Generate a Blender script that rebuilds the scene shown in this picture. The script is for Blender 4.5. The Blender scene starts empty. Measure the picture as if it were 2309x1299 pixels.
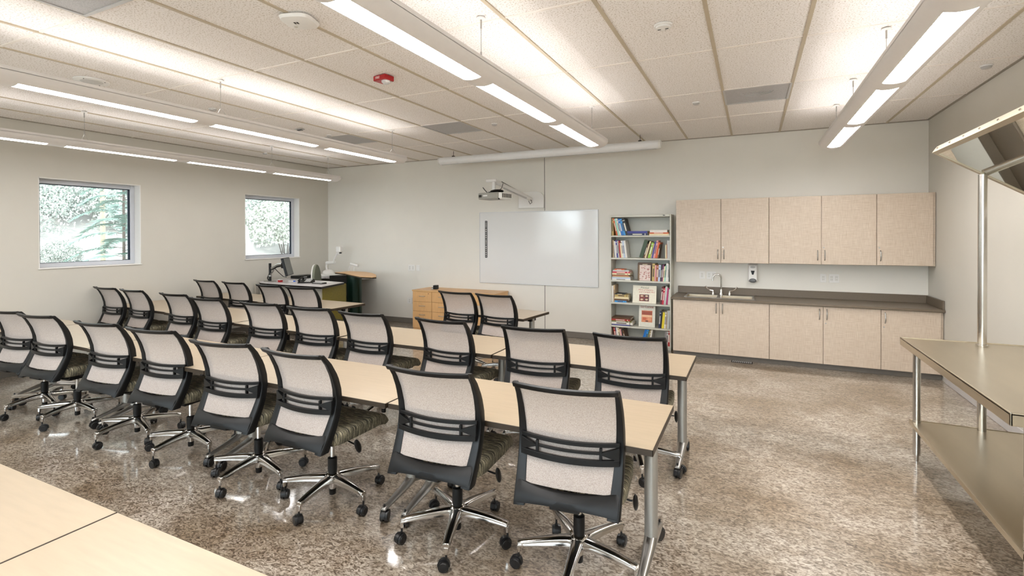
import bpy, bmesh, math, random
from mathutils import Vector, Matrix
R = math.radians
rnd = random.Random(7)
SC = bpy.context.scene
COL = SC.collection

# ------------------------------------------------------------------ camera, world, exposure
H = 3.14            # ceiling height
XL, XR, D, YB = -8.147, 2.003, 7.964, -2.2
cd = bpy.data.cameras.new('camera'); cam = bpy.data.objects.new('camera', cd); COL.objects.link(cam)
rx = Vector((0.90224137, 0.43122311, -0.00267154)); uy = Vector((-6.61837601e-04, 7.57983526e-03, 9.99971054e-01)); fw = Vector((-0.43123087, 0.90221349, -0.00712424))
m = Matrix((rx, uy, -fw)).transposed().to_4x4(); m.translation = Vector((0, 0, 1.703)); cam.matrix_world = m
cd.sensor_width = 36; cd.lens = 1132.3156 / 2309 * 36; cd.shift_y = (538.9 - 649.5) / 2309; cd.clip_start = .02; cd.clip_end = 300
SC.camera = cam
SC.view_settings.view_transform = 'Standard'; SC.view_settings.look = 'None'; SC.view_settings.gamma = 1; SC.view_settings.use_curve_mapping = False
SC.view_settings.exposure = 0.92
w = bpy.data.worlds.new('sky'); SC.world = w; w.use_nodes = True
w.node_tree.nodes['Background'].inputs[0].default_value = (.84, .92, 1, 1)
w.node_tree.nodes['Background'].inputs[1].default_value = 6.0
sl = bpy.data.lights.new('sun', 'SUN'); sl.energy = 4.0; sl.angle = R(1); sl.color = (1, .96, .88)
so = bpy.data.objects.new('sun', sl); COL.objects.link(so); so.rotation_euler = (R(48), R(28), R(20))
LENS, TUBE = 26.0, 6.5

# ------------------------------------------------------------------ materials
MATS = {}
def srgb(r, g, b):
    f = lambda c: (c / 255 / 12.92) if c <= 10 else ((c / 255 + .055) / 1.055) ** 2.4
    return (f(r), f(g), f(b), 1)
def mat(name, col, rough=.5, metal=0, noise=0, nscale=20, bump=0, bscale=None, coat=0, spec=.5, stretch=(1, 1, 1), col2=None, aniso=0, emis=0):
    if name in MATS: return MATS[name]
    m = bpy.data.materials.new(name); m.use_nodes = True; MATS[name] = m
    nt = m.node_tree; b = nt.nodes['Principled BSDF']
    b.inputs['Base Color'].default_value = col; b.inputs['Roughness'].default_value = rough; b.inputs['Metallic'].default_value = metal
    b.inputs['Specular IOR Level'].default_value = spec; b.inputs['Coat Weight'].default_value = coat; b.inputs['Coat Roughness'].default_value = .08
    if emis: b.inputs['Emission Color'].default_value = col; b.inputs['Emission Strength'].default_value = emis
    if noise or bump:
        tc = nt.nodes.new('ShaderNodeTexCoord'); mp = nt.nodes.new('ShaderNodeMapping'); mp.inputs['Scale'].default_value = stretch
        nt.links.new(tc.outputs['Object'], mp.inputs['Vector'])
        n = nt.nodes.new('ShaderNodeTexNoise'); n.inputs['Scale'].default_value = nscale; n.inputs['Detail'].default_value = 4
        nt.links.new(mp.outputs[0], n.inputs['Vector'])
        if noise:
            mx = nt.nodes.new('ShaderNodeMix'); mx.data_type = 'RGBA'
            c2 = col2 or tuple(list(c * (1 - noise) for c in col[:3]) + [1]); c1 = col if col2 else tuple(list(min(1, c * (1 + noise)) for c in col[:3]) + [1])
            mx.inputs['A'].default_value = c1; mx.inputs['B'].default_value = c2
            rp = nt.nodes.new('ShaderNodeMapRange'); rp.inputs['From Min'].default_value = .3; rp.inputs['From Max'].default_value = .7
            nt.links.new(n.outputs[0], rp.inputs[0]); nt.links.new(rp.outputs[0], mx.inputs['Factor'])
            nt.links.new(mx.outputs['Result'], b.inputs['Base Color'])
        if bump:
            n2 = n
            if bscale: n2 = nt.nodes.new('ShaderNodeTexNoise'); n2.inputs['Scale'].default_value = bscale; nt.links.new(mp.outputs[0], n2.inputs['Vector'])
            bp = nt.nodes.new('ShaderNodeBump'); bp.inputs['Strength'].default_value = bump; bp.inputs['Distance'].default_value = .002
            nt.links.new(n2.outputs[0], bp.inputs['Height']); nt.links.new(bp.outputs[0], b.inputs['Normal'])
    return m
WALL = mat('wall_paint', srgb(204, 200, 190), .55, noise=.012, nscale=3, bump=.12, bscale=180)
WALLB = mat('wall_paint_lightened', srgb(226, 222, 213), .5, noise=.012, nscale=3, bump=.1, bscale=180)  # far wall's paint colour lightened in place of light missing there
WHITE = mat('white_paint', srgb(232, 230, 226), .45, noise=.01)
FRAMEW = mat('window_vinyl', srgb(200, 203, 210), .4, noise=.01)
GRIDM = mat('ceiling_grid_paint', srgb(190, 176, 152), .5, noise=.02)
LAMPH = mat('lamp_housing_enamel', srgb(232, 228, 226), .4, noise=.01)
BLACK = mat('black_plastic', srgb(14, 14, 14), .4, noise=.08, nscale=60, bump=.1, bscale=400, spec=.32)
BLACKG = mat('black_rubber', srgb(22, 22, 23), .35, noise=.08)
CHROME = mat('polished_aluminium', srgb(205, 202, 198), .14, 1, noise=.03, nscale=8)
SATIN = mat('satin_aluminium', srgb(178, 176, 172), .33, 1, noise=.03, nscale=8)
STEEL = mat('stainless_steel', srgb(200, 189, 168), .3, 1, noise=.12, nscale=3, bump=.05, bscale=90, stretch=(1, .15, 1))
STEELT = mat('stainless_tube', srgb(200, 196, 190), .2, 1, noise=.04)
MAPLE = mat('maple_laminate', srgb(168, 151, 127), .3, noise=.045, nscale=5, stretch=(1, 9, 9), spec=.5, bump=.03)
MAPLED = mat('honey_wood_veneer', srgb(214, 170, 118), .38, noise=.09, nscale=6, stretch=(14, 1, 1.2))
EDGE = mat('dark_edge_band', srgb(46, 35, 22), .45, noise=.08)
STONE = mat('taupe_laminate', srgb(106, 94, 79), .4, noise=.10, nscale=160)
BASEB = mat('grey_vinyl_base', srgb(112, 106, 98), .5, noise=.05)
OLIVE = mat('olive_laminate', srgb(124, 112, 40), .5, noise=.1, nscale=30)
GREYD = mat('desk_grey_panel', srgb(190, 184, 172), .5, noise=.03)
DESKT = mat('desk_light_laminate', srgb(205, 200, 200), .3, noise=.03)
GREENC = mat('dark_green_metal', srgb(20, 44, 34), .25, .5, noise=.1)
SHELFM = mat('putty_metal', srgb(198, 196, 184), .4, noise=.015)
RED = mat('red_enamel', srgb(168, 20, 26), .4, noise=.04)
SCREENW = mat('screen_case_white', srgb(240, 240, 240), .4, noise=.01)
SCR = mat('screen_glass', srgb(60, 66, 66), .15, noise=.02)
BOARD = mat('whiteboard_enamel', srgb(226, 225, 223), .14, noise=.006, nscale=2, coat=1)
PAGES = mat('page_block', srgb(226, 216, 192), .8, noise=.06, nscale=80)
SHADOWG = mat('dark_gap', srgb(45, 42, 38), .8, noise=.05)
VENT = mat('vent_metal', srgb(188, 186, 184), .45, noise=.02)

def laminate():       # woven-look beige laminate for the cabinets
    m = bpy.data.materials.new('woven_beige_laminate'); m.use_nodes = True; nt = m.node_tree; b = nt.nodes['Principled BSDF']; b.inputs['Roughness'].default_value = .42
    tc = nt.nodes.new('ShaderNodeTexCoord'); outs = []
    for s in ((170, 20, 9), (9, 20, 170)):
        mp = nt.nodes.new('ShaderNodeMapping'); mp.inputs['Scale'].default_value = s; nt.links.new(tc.outputs['Object'], mp.inputs[0])
        n = nt.nodes.new('ShaderNodeTexNoise'); n.inputs['Scale'].default_value = 1; n.inputs['Detail'].default_value = 3; nt.links.new(mp.outputs[0], n.inputs[0]); outs.append(n)
    a = nt.nodes.new('ShaderNodeMath'); a.operation = 'ADD'; nt.links.new(outs[0].outputs[0], a.inputs[0]); nt.links.new(outs[1].outputs[0], a.inputs[1])
    rp = nt.nodes.new('ShaderNodeMapRange'); rp.inputs['From Min'].default_value = .7; rp.inputs['From Max'].default_value = 1.3; nt.links.new(a.outputs[0], rp.inputs[0])
    mx = nt.nodes.new('ShaderNodeMix'); mx.data_type = 'RGBA'; mx.inputs['A'].default_value = srgb(188, 168, 147); mx.inputs['B'].default_value = srgb(212, 197, 179)
    nt.links.new(rp.outputs[0], mx.inputs['Factor']); nt.links.new(mx.outputs['Result'], b.inputs['Base Color']); return m
LAM = laminate()
def floormat():
    m = bpy.data.materials.new('marbled_linoleum'); m.use_nodes = True; nt = m.node_tree; b = nt.nodes['Principled BSDF']
    tc = nt.nodes.new('ShaderNodeTexCoord')
    def noise(scale, det, st=(1, 1, 1), dist=0):
        mp = nt.nodes.new('ShaderNodeMapping'); mp.inputs['Scale'].default_value = st; nt.links.new(tc.outputs['Object'], mp.inputs[0])
        mp.inputs['Rotation'].default_value = (0, 0, R(12))
        n = nt.nodes.new('ShaderNodeTexNoise'); n.inputs['Scale'].default_value = scale; n.inputs['Detail'].default_value = det; n.inputs['Distortion'].default_value = dist
        nt.links.new(mp.outputs[0], n.inputs[0]); return n
    def ramp(n, pts):
        r = nt.nodes.new('ShaderNodeValToRGB'); e = r.color_ramp.elements
        e[0].position, e[0].color = pts[0]; e[1].position, e[1].color = pts[-1]
        for p_, c_ in pts[1:-1]: x = e.new(p_); x.color = c_
        nt.links.new(n.outputs[0], r.inputs[0]); return r
    a = ramp(noise(34, 8, (1, 1.7, 1), 1.4), [(.30, srgb(96, 84, 72)), (.44, srgb(150, 139, 128)), (.55, srgb(202, 194, 184)), (.72, srgb(230, 224, 216))])
    c = ramp(noise(1.3, 3), [(.34, srgb(190, 176, 156)), (.66, srgb(250, 248, 245))])
    c2 = ramp(noise(7, 5, (1, 1.4, 1), .8), [(.34, srgb(204, 191, 174)), (.58, srgb(255, 253, 250))])
    k = ramp(noise(70, 4, (1, 2.6, 1), 2.4), [(.30, srgb(100, 80, 58)), (.39, (1, 1, 1, 1))])
    x1 = nt.nodes.new('ShaderNodeMix'); x1.data_type = 'RGBA'; x1.blend_type = 'MULTIPLY'; x1.inputs['Factor'].default_value = 1
    nt.links.new(a.outputs[0], x1.inputs['A']); nt.links.new(c.outputs[0], x1.inputs['B'])
    x2 = nt.nodes.new('ShaderNodeMix'); x2.data_type = 'RGBA'; x2.blend_type = 'MULTIPLY'; x2.inputs['Factor'].default_value = .8
    x3 = nt.nodes.new('ShaderNodeMix'); x3.data_type = 'RGBA'; x3.blend_type = 'MULTIPLY'; x3.inputs['Factor'].default_value = .6
    nt.links.new(x1.outputs['Result'], x3.inputs['A']); nt.links.new(c2.outputs[0], x3.inputs['B']); nt.links.new(x3.outputs['Result'], x2.inputs['A']); nt.links.new(k.outputs[0], x2.inputs['B']); nt.links.new(x2.outputs['Result'], b.inputs['Base Color'])
    b.inputs['Roughness'].default_value = .32; b.inputs['Coat Weight'].default_value = 1; b.inputs['Coat Roughness'].default_value = .09; b.inputs['Coat IOR'].default_value = 1.95
    bp = nt.nodes.new('ShaderNodeBump'); bp.inputs['Strength'].default_value = .25; bp.inputs['Distance'].default_value = .002
    nb = noise(9, 3); nt.links.new(nb.outputs[0], bp.inputs['Height']); nt.links.new(bp.outputs[0], b.inputs['Normal']); nt.links.new(bp.outputs[0], b.inputs['Coat Normal'])
    return m
FLOOR = floormat()
def tilemat():
    m = bpy.data.materials.new('acoustic_tile'); m.use_nodes = True; nt = m.node_tree; b = nt.nodes['Principled BSDF']; b.inputs['Roughness'].default_value = .9
    tc = nt.nodes.new('ShaderNodeTexCoord'); n = nt.nodes.new('ShaderNodeTexNoise'); n.inputs['Scale'].default_value = 95; n.inputs['Detail'].default_value = 5
    nt.links.new(tc.outputs['Object'], n.inputs[0]); r = nt.nodes.new('ShaderNodeValToRGB'); e = r.color_ramp.elements
    e[0].position = .33; e[0].color = srgb(186, 174, 158); e[1].position = .46; e[1].color = srgb(242, 237, 233)
    nt.links.new(n.outputs[0], r.inputs[0]); nt.links.new(r.outputs[0], b.inputs['Base Color'])
    bp = nt.nodes.new('ShaderNodeBump'); bp.inputs['Strength'].default_value = .3; bp.inputs['Distance'].default_value = .002; nt.links.new(n.outputs[0], bp.inputs['Height']); nt.links.new(bp.outputs[0], b.inputs['Normal'])
    return m
TILE = tilemat()
def seatmat():        # short olive, cream and dark streaks woven across the cushion
    m = bpy.data.materials.new('streaked_seat_fabric'); m.use_nodes = True; nt = m.node_tree; b = nt.nodes['Principled BSDF']; b.inputs['Roughness'].default_value = .75
    tc = nt.nodes.new('ShaderNodeTexCoord'); mp = nt.nodes.new('ShaderNodeMapping'); mp.inputs['Scale'].default_value = (16, 230, 16); nt.links.new(tc.outputs['Object'], mp.inputs[0])
    n = nt.nodes.new('ShaderNodeTexNoise'); n.inputs['Scale'].default_value = 1; n.inputs['Detail'].default_value = 2; nt.links.new(mp.outputs[0], n.inputs[0])
    r = nt.nodes.new('ShaderNodeValToRGB'); r.color_ramp.interpolation = 'CONSTANT'; e = r.color_ramp.elements
    e[0].position = 0; e[0].color = srgb(52, 50, 44); e[1].position = .42; e[1].color = srgb(92, 88, 72)
    for p_, c_ in ((.49, srgb(128, 120, 96)), (.55, srgb(74, 70, 58)), (.60, srgb(176, 166, 140))): x = e.new(p_); x.color = c_
    nt.links.new(n.outputs[0], r.inputs[0]); nt.links.new(r.outputs[0], b.inputs['Base Color']); return m
SEAT = seatmat()
def meshmat():        # pale knitted mesh, slightly see-through
    m = bpy.data.materials.new('pale_knit_mesh'); m.use_nodes = True; nt = m.node_tree; b = nt.nodes['Principled BSDF']; b.inputs['Roughness'].default_value = .8
    tc = nt.nodes.new('ShaderNodeTexCoord'); n = nt.nodes.new('ShaderNodeTexNoise'); n.inputs['Scale'].default_value = 260; nt.links.new(tc.outputs['Object'], n.inputs[0])
    r = nt.nodes.new('ShaderNodeValToRGB'); e = r.color_ramp.elements; e[0].position = .35; e[0].color = srgb(168, 155, 146); e[1].position = .6; e[1].color = srgb(194, 182, 174)
    nt.links.new(n.outputs[0], r.inputs[0]); nt.links.new(r.outputs[0], b.inputs['Base Color'])
    t = nt.nodes.new('ShaderNodeBsdfTransparent'); mx = nt.nodes.new('ShaderNodeMixShader'); mx.inputs[0].default_value = .16
    o = nt.nodes['Material Output']; nt.links.new(b.outputs[0], mx.inputs[1]); nt.links.new(t.outputs[0], mx.inputs[2]); nt.links.new(mx.outputs[0], o.inputs[0]); return m
MESHM = meshmat()
def glassmat():
    m = bpy.data.materials.new('clear_glass'); m.use_nodes = True; nt = m.node_tree; nt.nodes.remove(nt.nodes['Principled BSDF'])
    t = nt.nodes.new('ShaderNodeBsdfTransparent'); t.inputs[0].default_value = (.94, .97, .97, 1); g = nt.nodes.new('ShaderNodeBsdfGlossy'); g.inputs['Roughness'].default_value = .02
    f = nt.nodes.new('ShaderNodeFresnel'); f.inputs[0].default_value = 1.45; mx = nt.nodes.new('ShaderNodeMixShader')
    nt.links.new(f.outputs[0], mx.inputs[0]); nt.links.new(t.outputs[0], mx.inputs[1]); nt.links.new(g.outputs[0], mx.inputs[2]); nt.links.new(mx.outputs[0], nt.nodes['Material Output'].inputs[0]); return m
GLASS = glassmat()
def glow(name, strength, stripes=False):
    m = bpy.data.materials.new(name); m.use_nodes = True; nt = m.node_tree; nt.nodes.remove(nt.nodes['Principled BSDF'])
    e = nt.nodes.new('ShaderNodeEmission'); e.inputs[0].default_value = (1, .985, .975, 1); e.inputs[1].default_value = strength
    nt.links.new(e.outputs[0], nt.nodes['Material Output'].inputs[0]); return m
LENSM = glow('lamp_diffuser_glow', LENS); TUBEM = glow('lamp_tube_glow', TUBE)
LENSD = glow('lamp_diffuser_glow_dimmed', LENS * .42); TUBED = glow('lamp_tube_glow_dimmed', TUBE * .5)    # row beside the windows runs dimmed
MIRROR = mat('mirror_silver', (.72, .72, .66, 1), .015, 1, noise=.01)

# ------------------------------------------------------------------ geometry helper
class G:
    def __init__(s): s.v = []; s.f = []
    def add(s, vs, fs):
        o = len(s.v); s.v += [tuple(p) for p in vs]; s.f += [tuple(i + o for i in f) for f in fs]; return s
    def box(s, x0, x1, y0, y1, z0, z1):
        return s.add([(x0, y0, z0), (x1, y0, z0), (x1, y1, z0), (x0, y1, z0), (x0, y0, z1), (x1, y0, z1), (x1, y1, z1), (x0, y1, z1)],
                     [(0, 3, 2, 1), (4, 5, 6, 7), (0, 1, 5, 4), (1, 2, 6, 5), (2, 3, 7, 6), (3, 0, 4, 7)])
    def loft(s, rings, closed=True, cap=True, loop=False):
        n = len(rings[0]); vs = [p for r in rings for p in r]; fs = []
        m_ = len(rings); rng = range(m_ if loop else m_ - 1)
        for i in rng:
            j = (i + 1) % m_
            for k in range(n if closed else n - 1):
                l = (k + 1) % n; fs.append((i * n + k, i * n + l, j * n + l, j * n + k))
        if cap and closed and not loop: fs.append(tuple(range(n))[::-1]); fs.append(tuple((m_ - 1) * n + k for k in range(n)))
        return s.add(vs, fs)
    def cyl(s, p0, p1, r0, r1=None, n=12):
        r1 = r0 if r1 is None else r1; p0 = Vector(p0); p1 = Vector(p1); d = (p1 - p0).normalized()
        a = d.orthogonal().normalized(); b = d.cross(a)
        return s.loft([[p + (a * math.cos(t * 2 * math.pi / n) + b * math.sin(t * 2 * math.pi / n)) * r for t in range(n)] for p, r in ((p0, r0), (p1, r1))])
    def tube(s, pts, r, n=8):
        pts = [Vector(p) for p in pts]; rings = []; a = None
        for i, p in enumerate(pts):
            d = (pts[min(i + 1, len(pts) - 1)] - pts[max(i - 1, 0)]).normalized()
            a = d.orthogonal().normalized() if a is None else (a - d * a.dot(d)).normalized(); b = d.cross(a)
            rr = r[i] if isinstance(r, (list, tuple)) else r
            rings.append([p + (a * math.cos(t * 2 * math.pi / n) + b * math.sin(t * 2 * math.pi / n)) * rr for t in range(n)])
        return s.loft(rings)
    def lathe(s, prof, c=(0, 0, 0), n=20):
        return s.loft([[(c[0] + r * math.cos(t * 2 * math.pi / n), c[1] + r * math.sin(t * 2 * math.pi / n), c[2] + z) for t in range(n)] for r, z in prof])
    def ell(s, c, rx_, ry_, rz_, n=12, m_=8):
        return s.loft([[(c[0] + rx_ * math.sin(math.pi * (i + .02) / (m_ + .04)) * math.cos(t * 2 * math.pi / n), c[1] + ry_ * math.sin(math.pi * (i + .02) / (m_ + .04)) * math.sin(t * 2 * math.pi / n), c[2] - rz_ * math.cos(math.pi * i / m_)) for t in range(n)] for i in range(m_ + 1)])
    def prism(s, poly, z0, z1):
        n = len(poly); return s.loft([[(x, y, z0) for x, y in poly], [(x, y, z1) for x, y in poly]])
    def xf(s, M): s.v = [tuple(M @ Vector(p)) for p in s.v]; return s
    def mesh(s, name, material, bevel=0, smooth=False, seg=1):
        me = bpy.data.meshes.new(name); me.from_pydata(s.v, [], s.f)
        bm = bmesh.new(); bm.from_mesh(me); bmesh.ops.recalc_face_normals(bm, faces=bm.faces)
        if bevel:
            ed = [e for e in bm.edges if len(e.link_faces) == 2 and e.calc_face_angle(0) > R(35)]
            bmesh.ops.bevel(bm, geom=ed, offset=bevel, segments=seg, affect='EDGES', profile=.6, clamp_overlap=True)
        if smooth:
            for f in bm.faces: f.smooth = True
            for e in bm.edges:
                if len(e.link_faces) == 2 and e.calc_face_angle(0) > R(38): e.smooth = False
        bm.to_mesh(me); bm.free(); me.materials.append(material); return me
    def obj(s, name, material, parent=None, **k):
        return link(name, s.mesh(name, material, **k), parent)
def link(name, me, parent=None, loc=None, rotz=None):
    o = bpy.data.objects.new(name, me); COL.objects.link(o)
    if parent: o.parent = parent
    if loc: o.location = loc
    if rotz is not None: o.rotation_euler[2] = rotz
    return o
def tag(o, label, cat, group=None, kind=None):
    o['label'] = label; o['category'] = cat
    if group: o['group'] = group
    if kind: o['kind'] = kind
    return o
def thing(name, label, cat, loc=(0, 0, 0), rotz=0, group=None):
    o = bpy.data.objects.new(name, None); COL.objects.link(o); o.location = loc; o.rotation_euler[2] = rotz; o.empty_display_size = .1
    return tag(o, label, cat, group)
def copy_tree(o, parent=None):
    c = o.copy(); COL.objects.link(c); c.parent = parent
    for ch in list(o.children): copy_tree(ch, c)
    return c
def recolor_copy(me, material):
    c = me.copy(); c.materials.clear(); c.materials.append(material); return c
def struct(o, label, cat='building'): return tag(o, label, cat, kind='structure')
def textobj(name, body, size, material, parent, loc, rot, align='CENTER', shear=0, extrude=.0006, sx=1):
    cu = bpy.data.curves.new(name, 'FONT'); cu.body = body; cu.size = size; cu.align_x = align; cu.align_y = 'CENTER'; cu.extrude = extrude; cu.shear = shear; cu.resolution_u = 2
    t = bpy.data.objects.new(name, cu); COL.objects.link(t); bpy.context.view_layer.update()
    me = bpy.data.meshes.new_from_object(t.evaluated_get(bpy.context.evaluated_depsgraph_get())); COL.objects.unlink(t); bpy.data.objects.remove(t)
    me.materials.clear(); me.materials.append(material)
    o = link(name, me, parent, loc); o.rotation_euler = rot; o.scale = (sx, 1, 1); return o

# ------------------------------------------------------------------ room shell
struct(G().box(XL - .3, XR + .3, YB - .3, D + .3, -.12, 0).obj('floor', FLOOR), 'marbled brown and taupe linoleum floor with a glossy finish', 'floor')
ceil = struct(G().box(XL - .3, XR + .3, YB - .3, D + .3, H + .03, H + .3).obj('ceiling', SHADOWG), 'suspended acoustic tile ceiling on a tan metal grid', 'ceiling')
GX0, GY0 = -.2647, .5508
xs = [XL] + [GX0 + .61 * k for k in range(-12, 4)] + [XR]; ys = [YB, -.67, .5508] + [GY0 + 1.22 * j for j in range(1, 6)] + [D]
vent_tiles = []
tiles = {}
VENTS = [(0, 4, 'a'), (-6, 4, 'b'), (-9, 4, 'c'), (-6, 1, 'd')]      # half panels carrying a diffuser
def in_vent(x, y0, y1): return None
for i in range(len(xs) - 1):
    for j in range(len(ys) - 1):
        x0, x1, y0, y1 = xs[i], xs[i + 1], ys[j], ys[j + 1]
        xm = (x0 + x1) / 2; spans = [(y0, y1)]
        if abs(xm - .04) < .1 and abs(y0 - 5.43) < .1: spans = [(y0 + .62, y1)]
        if abs(xm + 3.62) < .1 and abs(y0 - 5.43) < .1: spans = [(y0 + .62, y1)]
        if abs(xm + 5.45) < .1 and abs(y0 - 5.43) < .1: spans = [(y0 + .62, y1)]
        if abs(xm + 3.62) < .1 and abs(y0 - .55) < .1: spans = [(y0, y1 - .62)]
        for a, b_ in spans:
            k = (round(x1 - x0, 3), round(b_ - a, 3))
            if k not in tiles: tiles[k] = G().box(-k[0] / 2 + .006, k[0] / 2 - .006, -k[1] / 2 + .006, k[1] / 2 - .006, 0, .016).mesh('ceiling_tile', TILE, bevel=.002)
            o = link('ceiling_tile', tiles[k], ceil, (xm, (a + b_) / 2, H + .004 + rnd.uniform(0, .002)))
g = G()
for x in xs[1:-1]: g.box(x - .013, x + .013, YB, D, H - .002, H + .028)
g.obj('grid_runner', GRIDM, ceil)['label'] = 'tan grid runners along the room'
g = G()
for y in ys[1:-1]: g.box(XL, XR, y - .010, y + .010, H + .000, H + .028)
g.obj('grid_cross_tee', mat('cross_tee_paint', srgb(238, 230, 222), .5, noise=.02), ceil)
g = G(); g.box(XL, XR, D - .022, D, H - .004, H + .03); g.box(XL, XR, YB, YB + .022, H - .004, H + .03)
g.box(XL, XL + .022, YB, D, H - .004, H + .03); g.box(XR - .022, XR, YB, D, H - .004, H + .03)
g.obj('wall_angle', mat('wall_angle_paint', srgb(150, 142, 128), .5, noise=.02), ceil)
def wall(name, label, holes, x0, x1):      # wall along Y with window openings
    g = G(); ycur = YB - .3
    for (a, b_, z0, z1) in holes:
        g.box(x0, x1, ycur, a, 0, H + .03); g.box(x0, x1, a, b_, 0, z0); g.box(x0, x1, a, b_, z1, H + .03); ycur = b_
    g.box(x0, x1, ycur, D + .3, 0, H + .03); return struct(g.obj(name, WALL), label, 'wall')
WIN = [(3.152, 4.330, 1.290, 2.458), (6.020, 7.212, 1.278, 2.453)]
HID = [(-1.1, .5, 1.29, 2.458)]
wl = wall('wall_left', 'plain beige side wall pierced by square windows', [(-1.8, -.62, 1.29, 2.458), (-.0, 1.18, 1.29, 2.458)] + WIN, XL - .25, XL)
struct(G().box(XR, XR + .25, YB - .3, D + .3, 0, H + .03).obj('wall_right', WALL), 'plain pale side wall behind the steel demonstration table', 'wall')
wb = struct(G().box(XL, XR, D, D + .25, 0, H + .03).obj('wall_back', WALLB), 'pale grey far wall carrying the whiteboard, bookcase and cabinets', 'wall')
FW = [(-7.6, -5.8), (-5.2, -3.4), (-2.8, -1.0), (-.4, 1.4)]; FZ0, FZ1 = .95, 2.75
g = G(); xc = XL
for a, b_ in FW: g.box(xc, a, YB - .25, YB, 0, H + .03); g.box(a, b_, YB - .25, YB, 0, FZ0); g.box(a, b_, YB - .25, YB, FZ1, H + .03); xc = b_
g.box(xc, XR, YB - .25, YB, 0, H + .03); struct(g.obj('wall_front', WALL), 'beige wall with wide windows behind the viewpoint', 'wall')
struct(G().box(-3.192, -3.184, D - .002, D + .001, 0, H).obj('trim_1', SHADOWG), 'thin dark vertical joint in the far wall above and below the whiteboard', 'trim')
def base(name, x0, x1, y0, y1, mt, lab):
    g = G().box(x0, x1, y0, y1, 0, .10); struct(g.obj(name, mt, bevel=.004), lab, 'baseboard')
base('baseboard_back', XL, -2.0, D - .012, D, BASEB, 'dark grey vinyl base along the far wall')
base('baseboard_left', XL, XL + .012, YB, D - .012, BASEB, 'dark grey vinyl base along the window wall')
base('baseboard_right', XR - .014, XR, YB, 7.3, mat('pale_vinyl_base', srgb(196, 192, 190), .45, noise=.02), 'pale vinyl base along the right wall')
base('baseboard_front', XL + .012, XR - .014, YB, YB + .012, BASEB, 'dark grey vinyl base behind the viewpoint')
for n, (a, b_, z0, z1) in enumerate([WIN[0], WIN[1], (0.0, 1.18, 1.29, 2.458), (-1.8, -.62, 1.29, 2.458)]):
    lab = ['square window nearer the viewpoint on the left wall', 'square window in the far left corner above the instructor desk', 'square window on the left wall outside the picture', 'square window at the near end of the left wall outside the picture'][n]
    t = thing('window_%d' % (n + 1), lab, 'window'); t['kind'] = 'structure'
    d0, d1 = XL - .19, XL - .14; fwid = .055
    g = G()                                            # white lined reveal
    g.box(XL - .25, XL + .001, a, a + .008, z0, z1); g.box(XL - .25, XL + .001, b_ - .008, b_, z0, z1); g.box(XL - .25, XL + .001, a, b_, z1 - .008, z1)
    g.obj('reveal', WHITE, t)
    G().box(XL - .25, XL + .012, a - .01, b_ + .01, z0 - .004, z0 + .012).obj('sill', WHITE, t, bevel=.003)
    g = G(); a2, b2, c2, e2 = a + .008, b_ - .008, z0 + .012, z1 - .008
    g.box(d0, d1, a2, a2 + fwid, c2, e2); g.box(d0, d1, b2 - fwid, b2, c2, e2); g.box(d0, d1, a2 + fwid, b2 - fwid, c2, c2 + fwid); g.box(d0, d1, a2 + fwid, b2 - fwid, e2 - fwid, e2)
    g.obj('window_frame', FRAMEW, t, bevel=.005)
    a3, b3, c3, e3 = a2 + fwid, b2 - fwid, c2 + fwid, e2 - fwid
    g = G(); q = .012
    g.box(d0 + .01, d1 - .02, a3, a3 + q, c3, e3); g.box(d0 + .01, d1 - .02, b3 - q - .012, b3, c3, e3); g.box(d0 + .01, d1 - .02, a3, b3, c3, c3 + .006); g.box(d0 + .01, d1 - .02, a3, b3, e3 - q, e3)
    g.obj('gasket', mat('dark_gasket', srgb(24, 40, 58), .4, noise=.05), t)
    G().box(d0 + .02, d0 + .026, a3 + .004, b3 - .004, c3 + .002, e3 - .004).obj('glass_pane', GLASS, t)

for n, (a, b_) in enumerate(FW):
    t = thing('window_%d' % (n + 5), 'wide window in the wall behind the viewpoint, number %d from the window-wall end' % (n + 1), 'window'); t['kind'] = 'structure'
    g = G(); y0, y1 = YB - .19, YB - .14
    g.box(a, a + .05, y0, y1, FZ0, FZ1).box(b_ - .05, b_, y0, y1, FZ0, FZ1).box(a + .05, b_ - .05, y0, y1, FZ0, FZ0 + .05).box(a + .05, b_ - .05, y0, y1, FZ1 - .05, FZ1).box((a + b_) / 2 - .02, (a + b_) / 2 + .02, y0, y1, FZ0 + .05, FZ1 - .05)
    g.obj('window_frame', FRAMEW, t, bevel=.004); G().box(a + .05, b_ - .05, y0 + .02, y0 + .026, FZ0 + .05, FZ1 - .05).obj('glass_pane', GLASS, t)
struct(G().box(-40, 40, -60, YB - .3, -.7, -.5).obj('ground', MATS['wall_paint']) if 0 else G().box(-8.4, 40, -60, YB - .3, -.7, -.45).obj('ground', mat('pale_bounce_ground', srgb(196, 192, 186), .9, noise=.08, nscale=2)), 'unseen yard behind the viewpoint, made pale to bounce daylight onto the ceiling', 'ground')  # unseen ground, coloured pale so daylight bounces up to the ceiling

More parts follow.
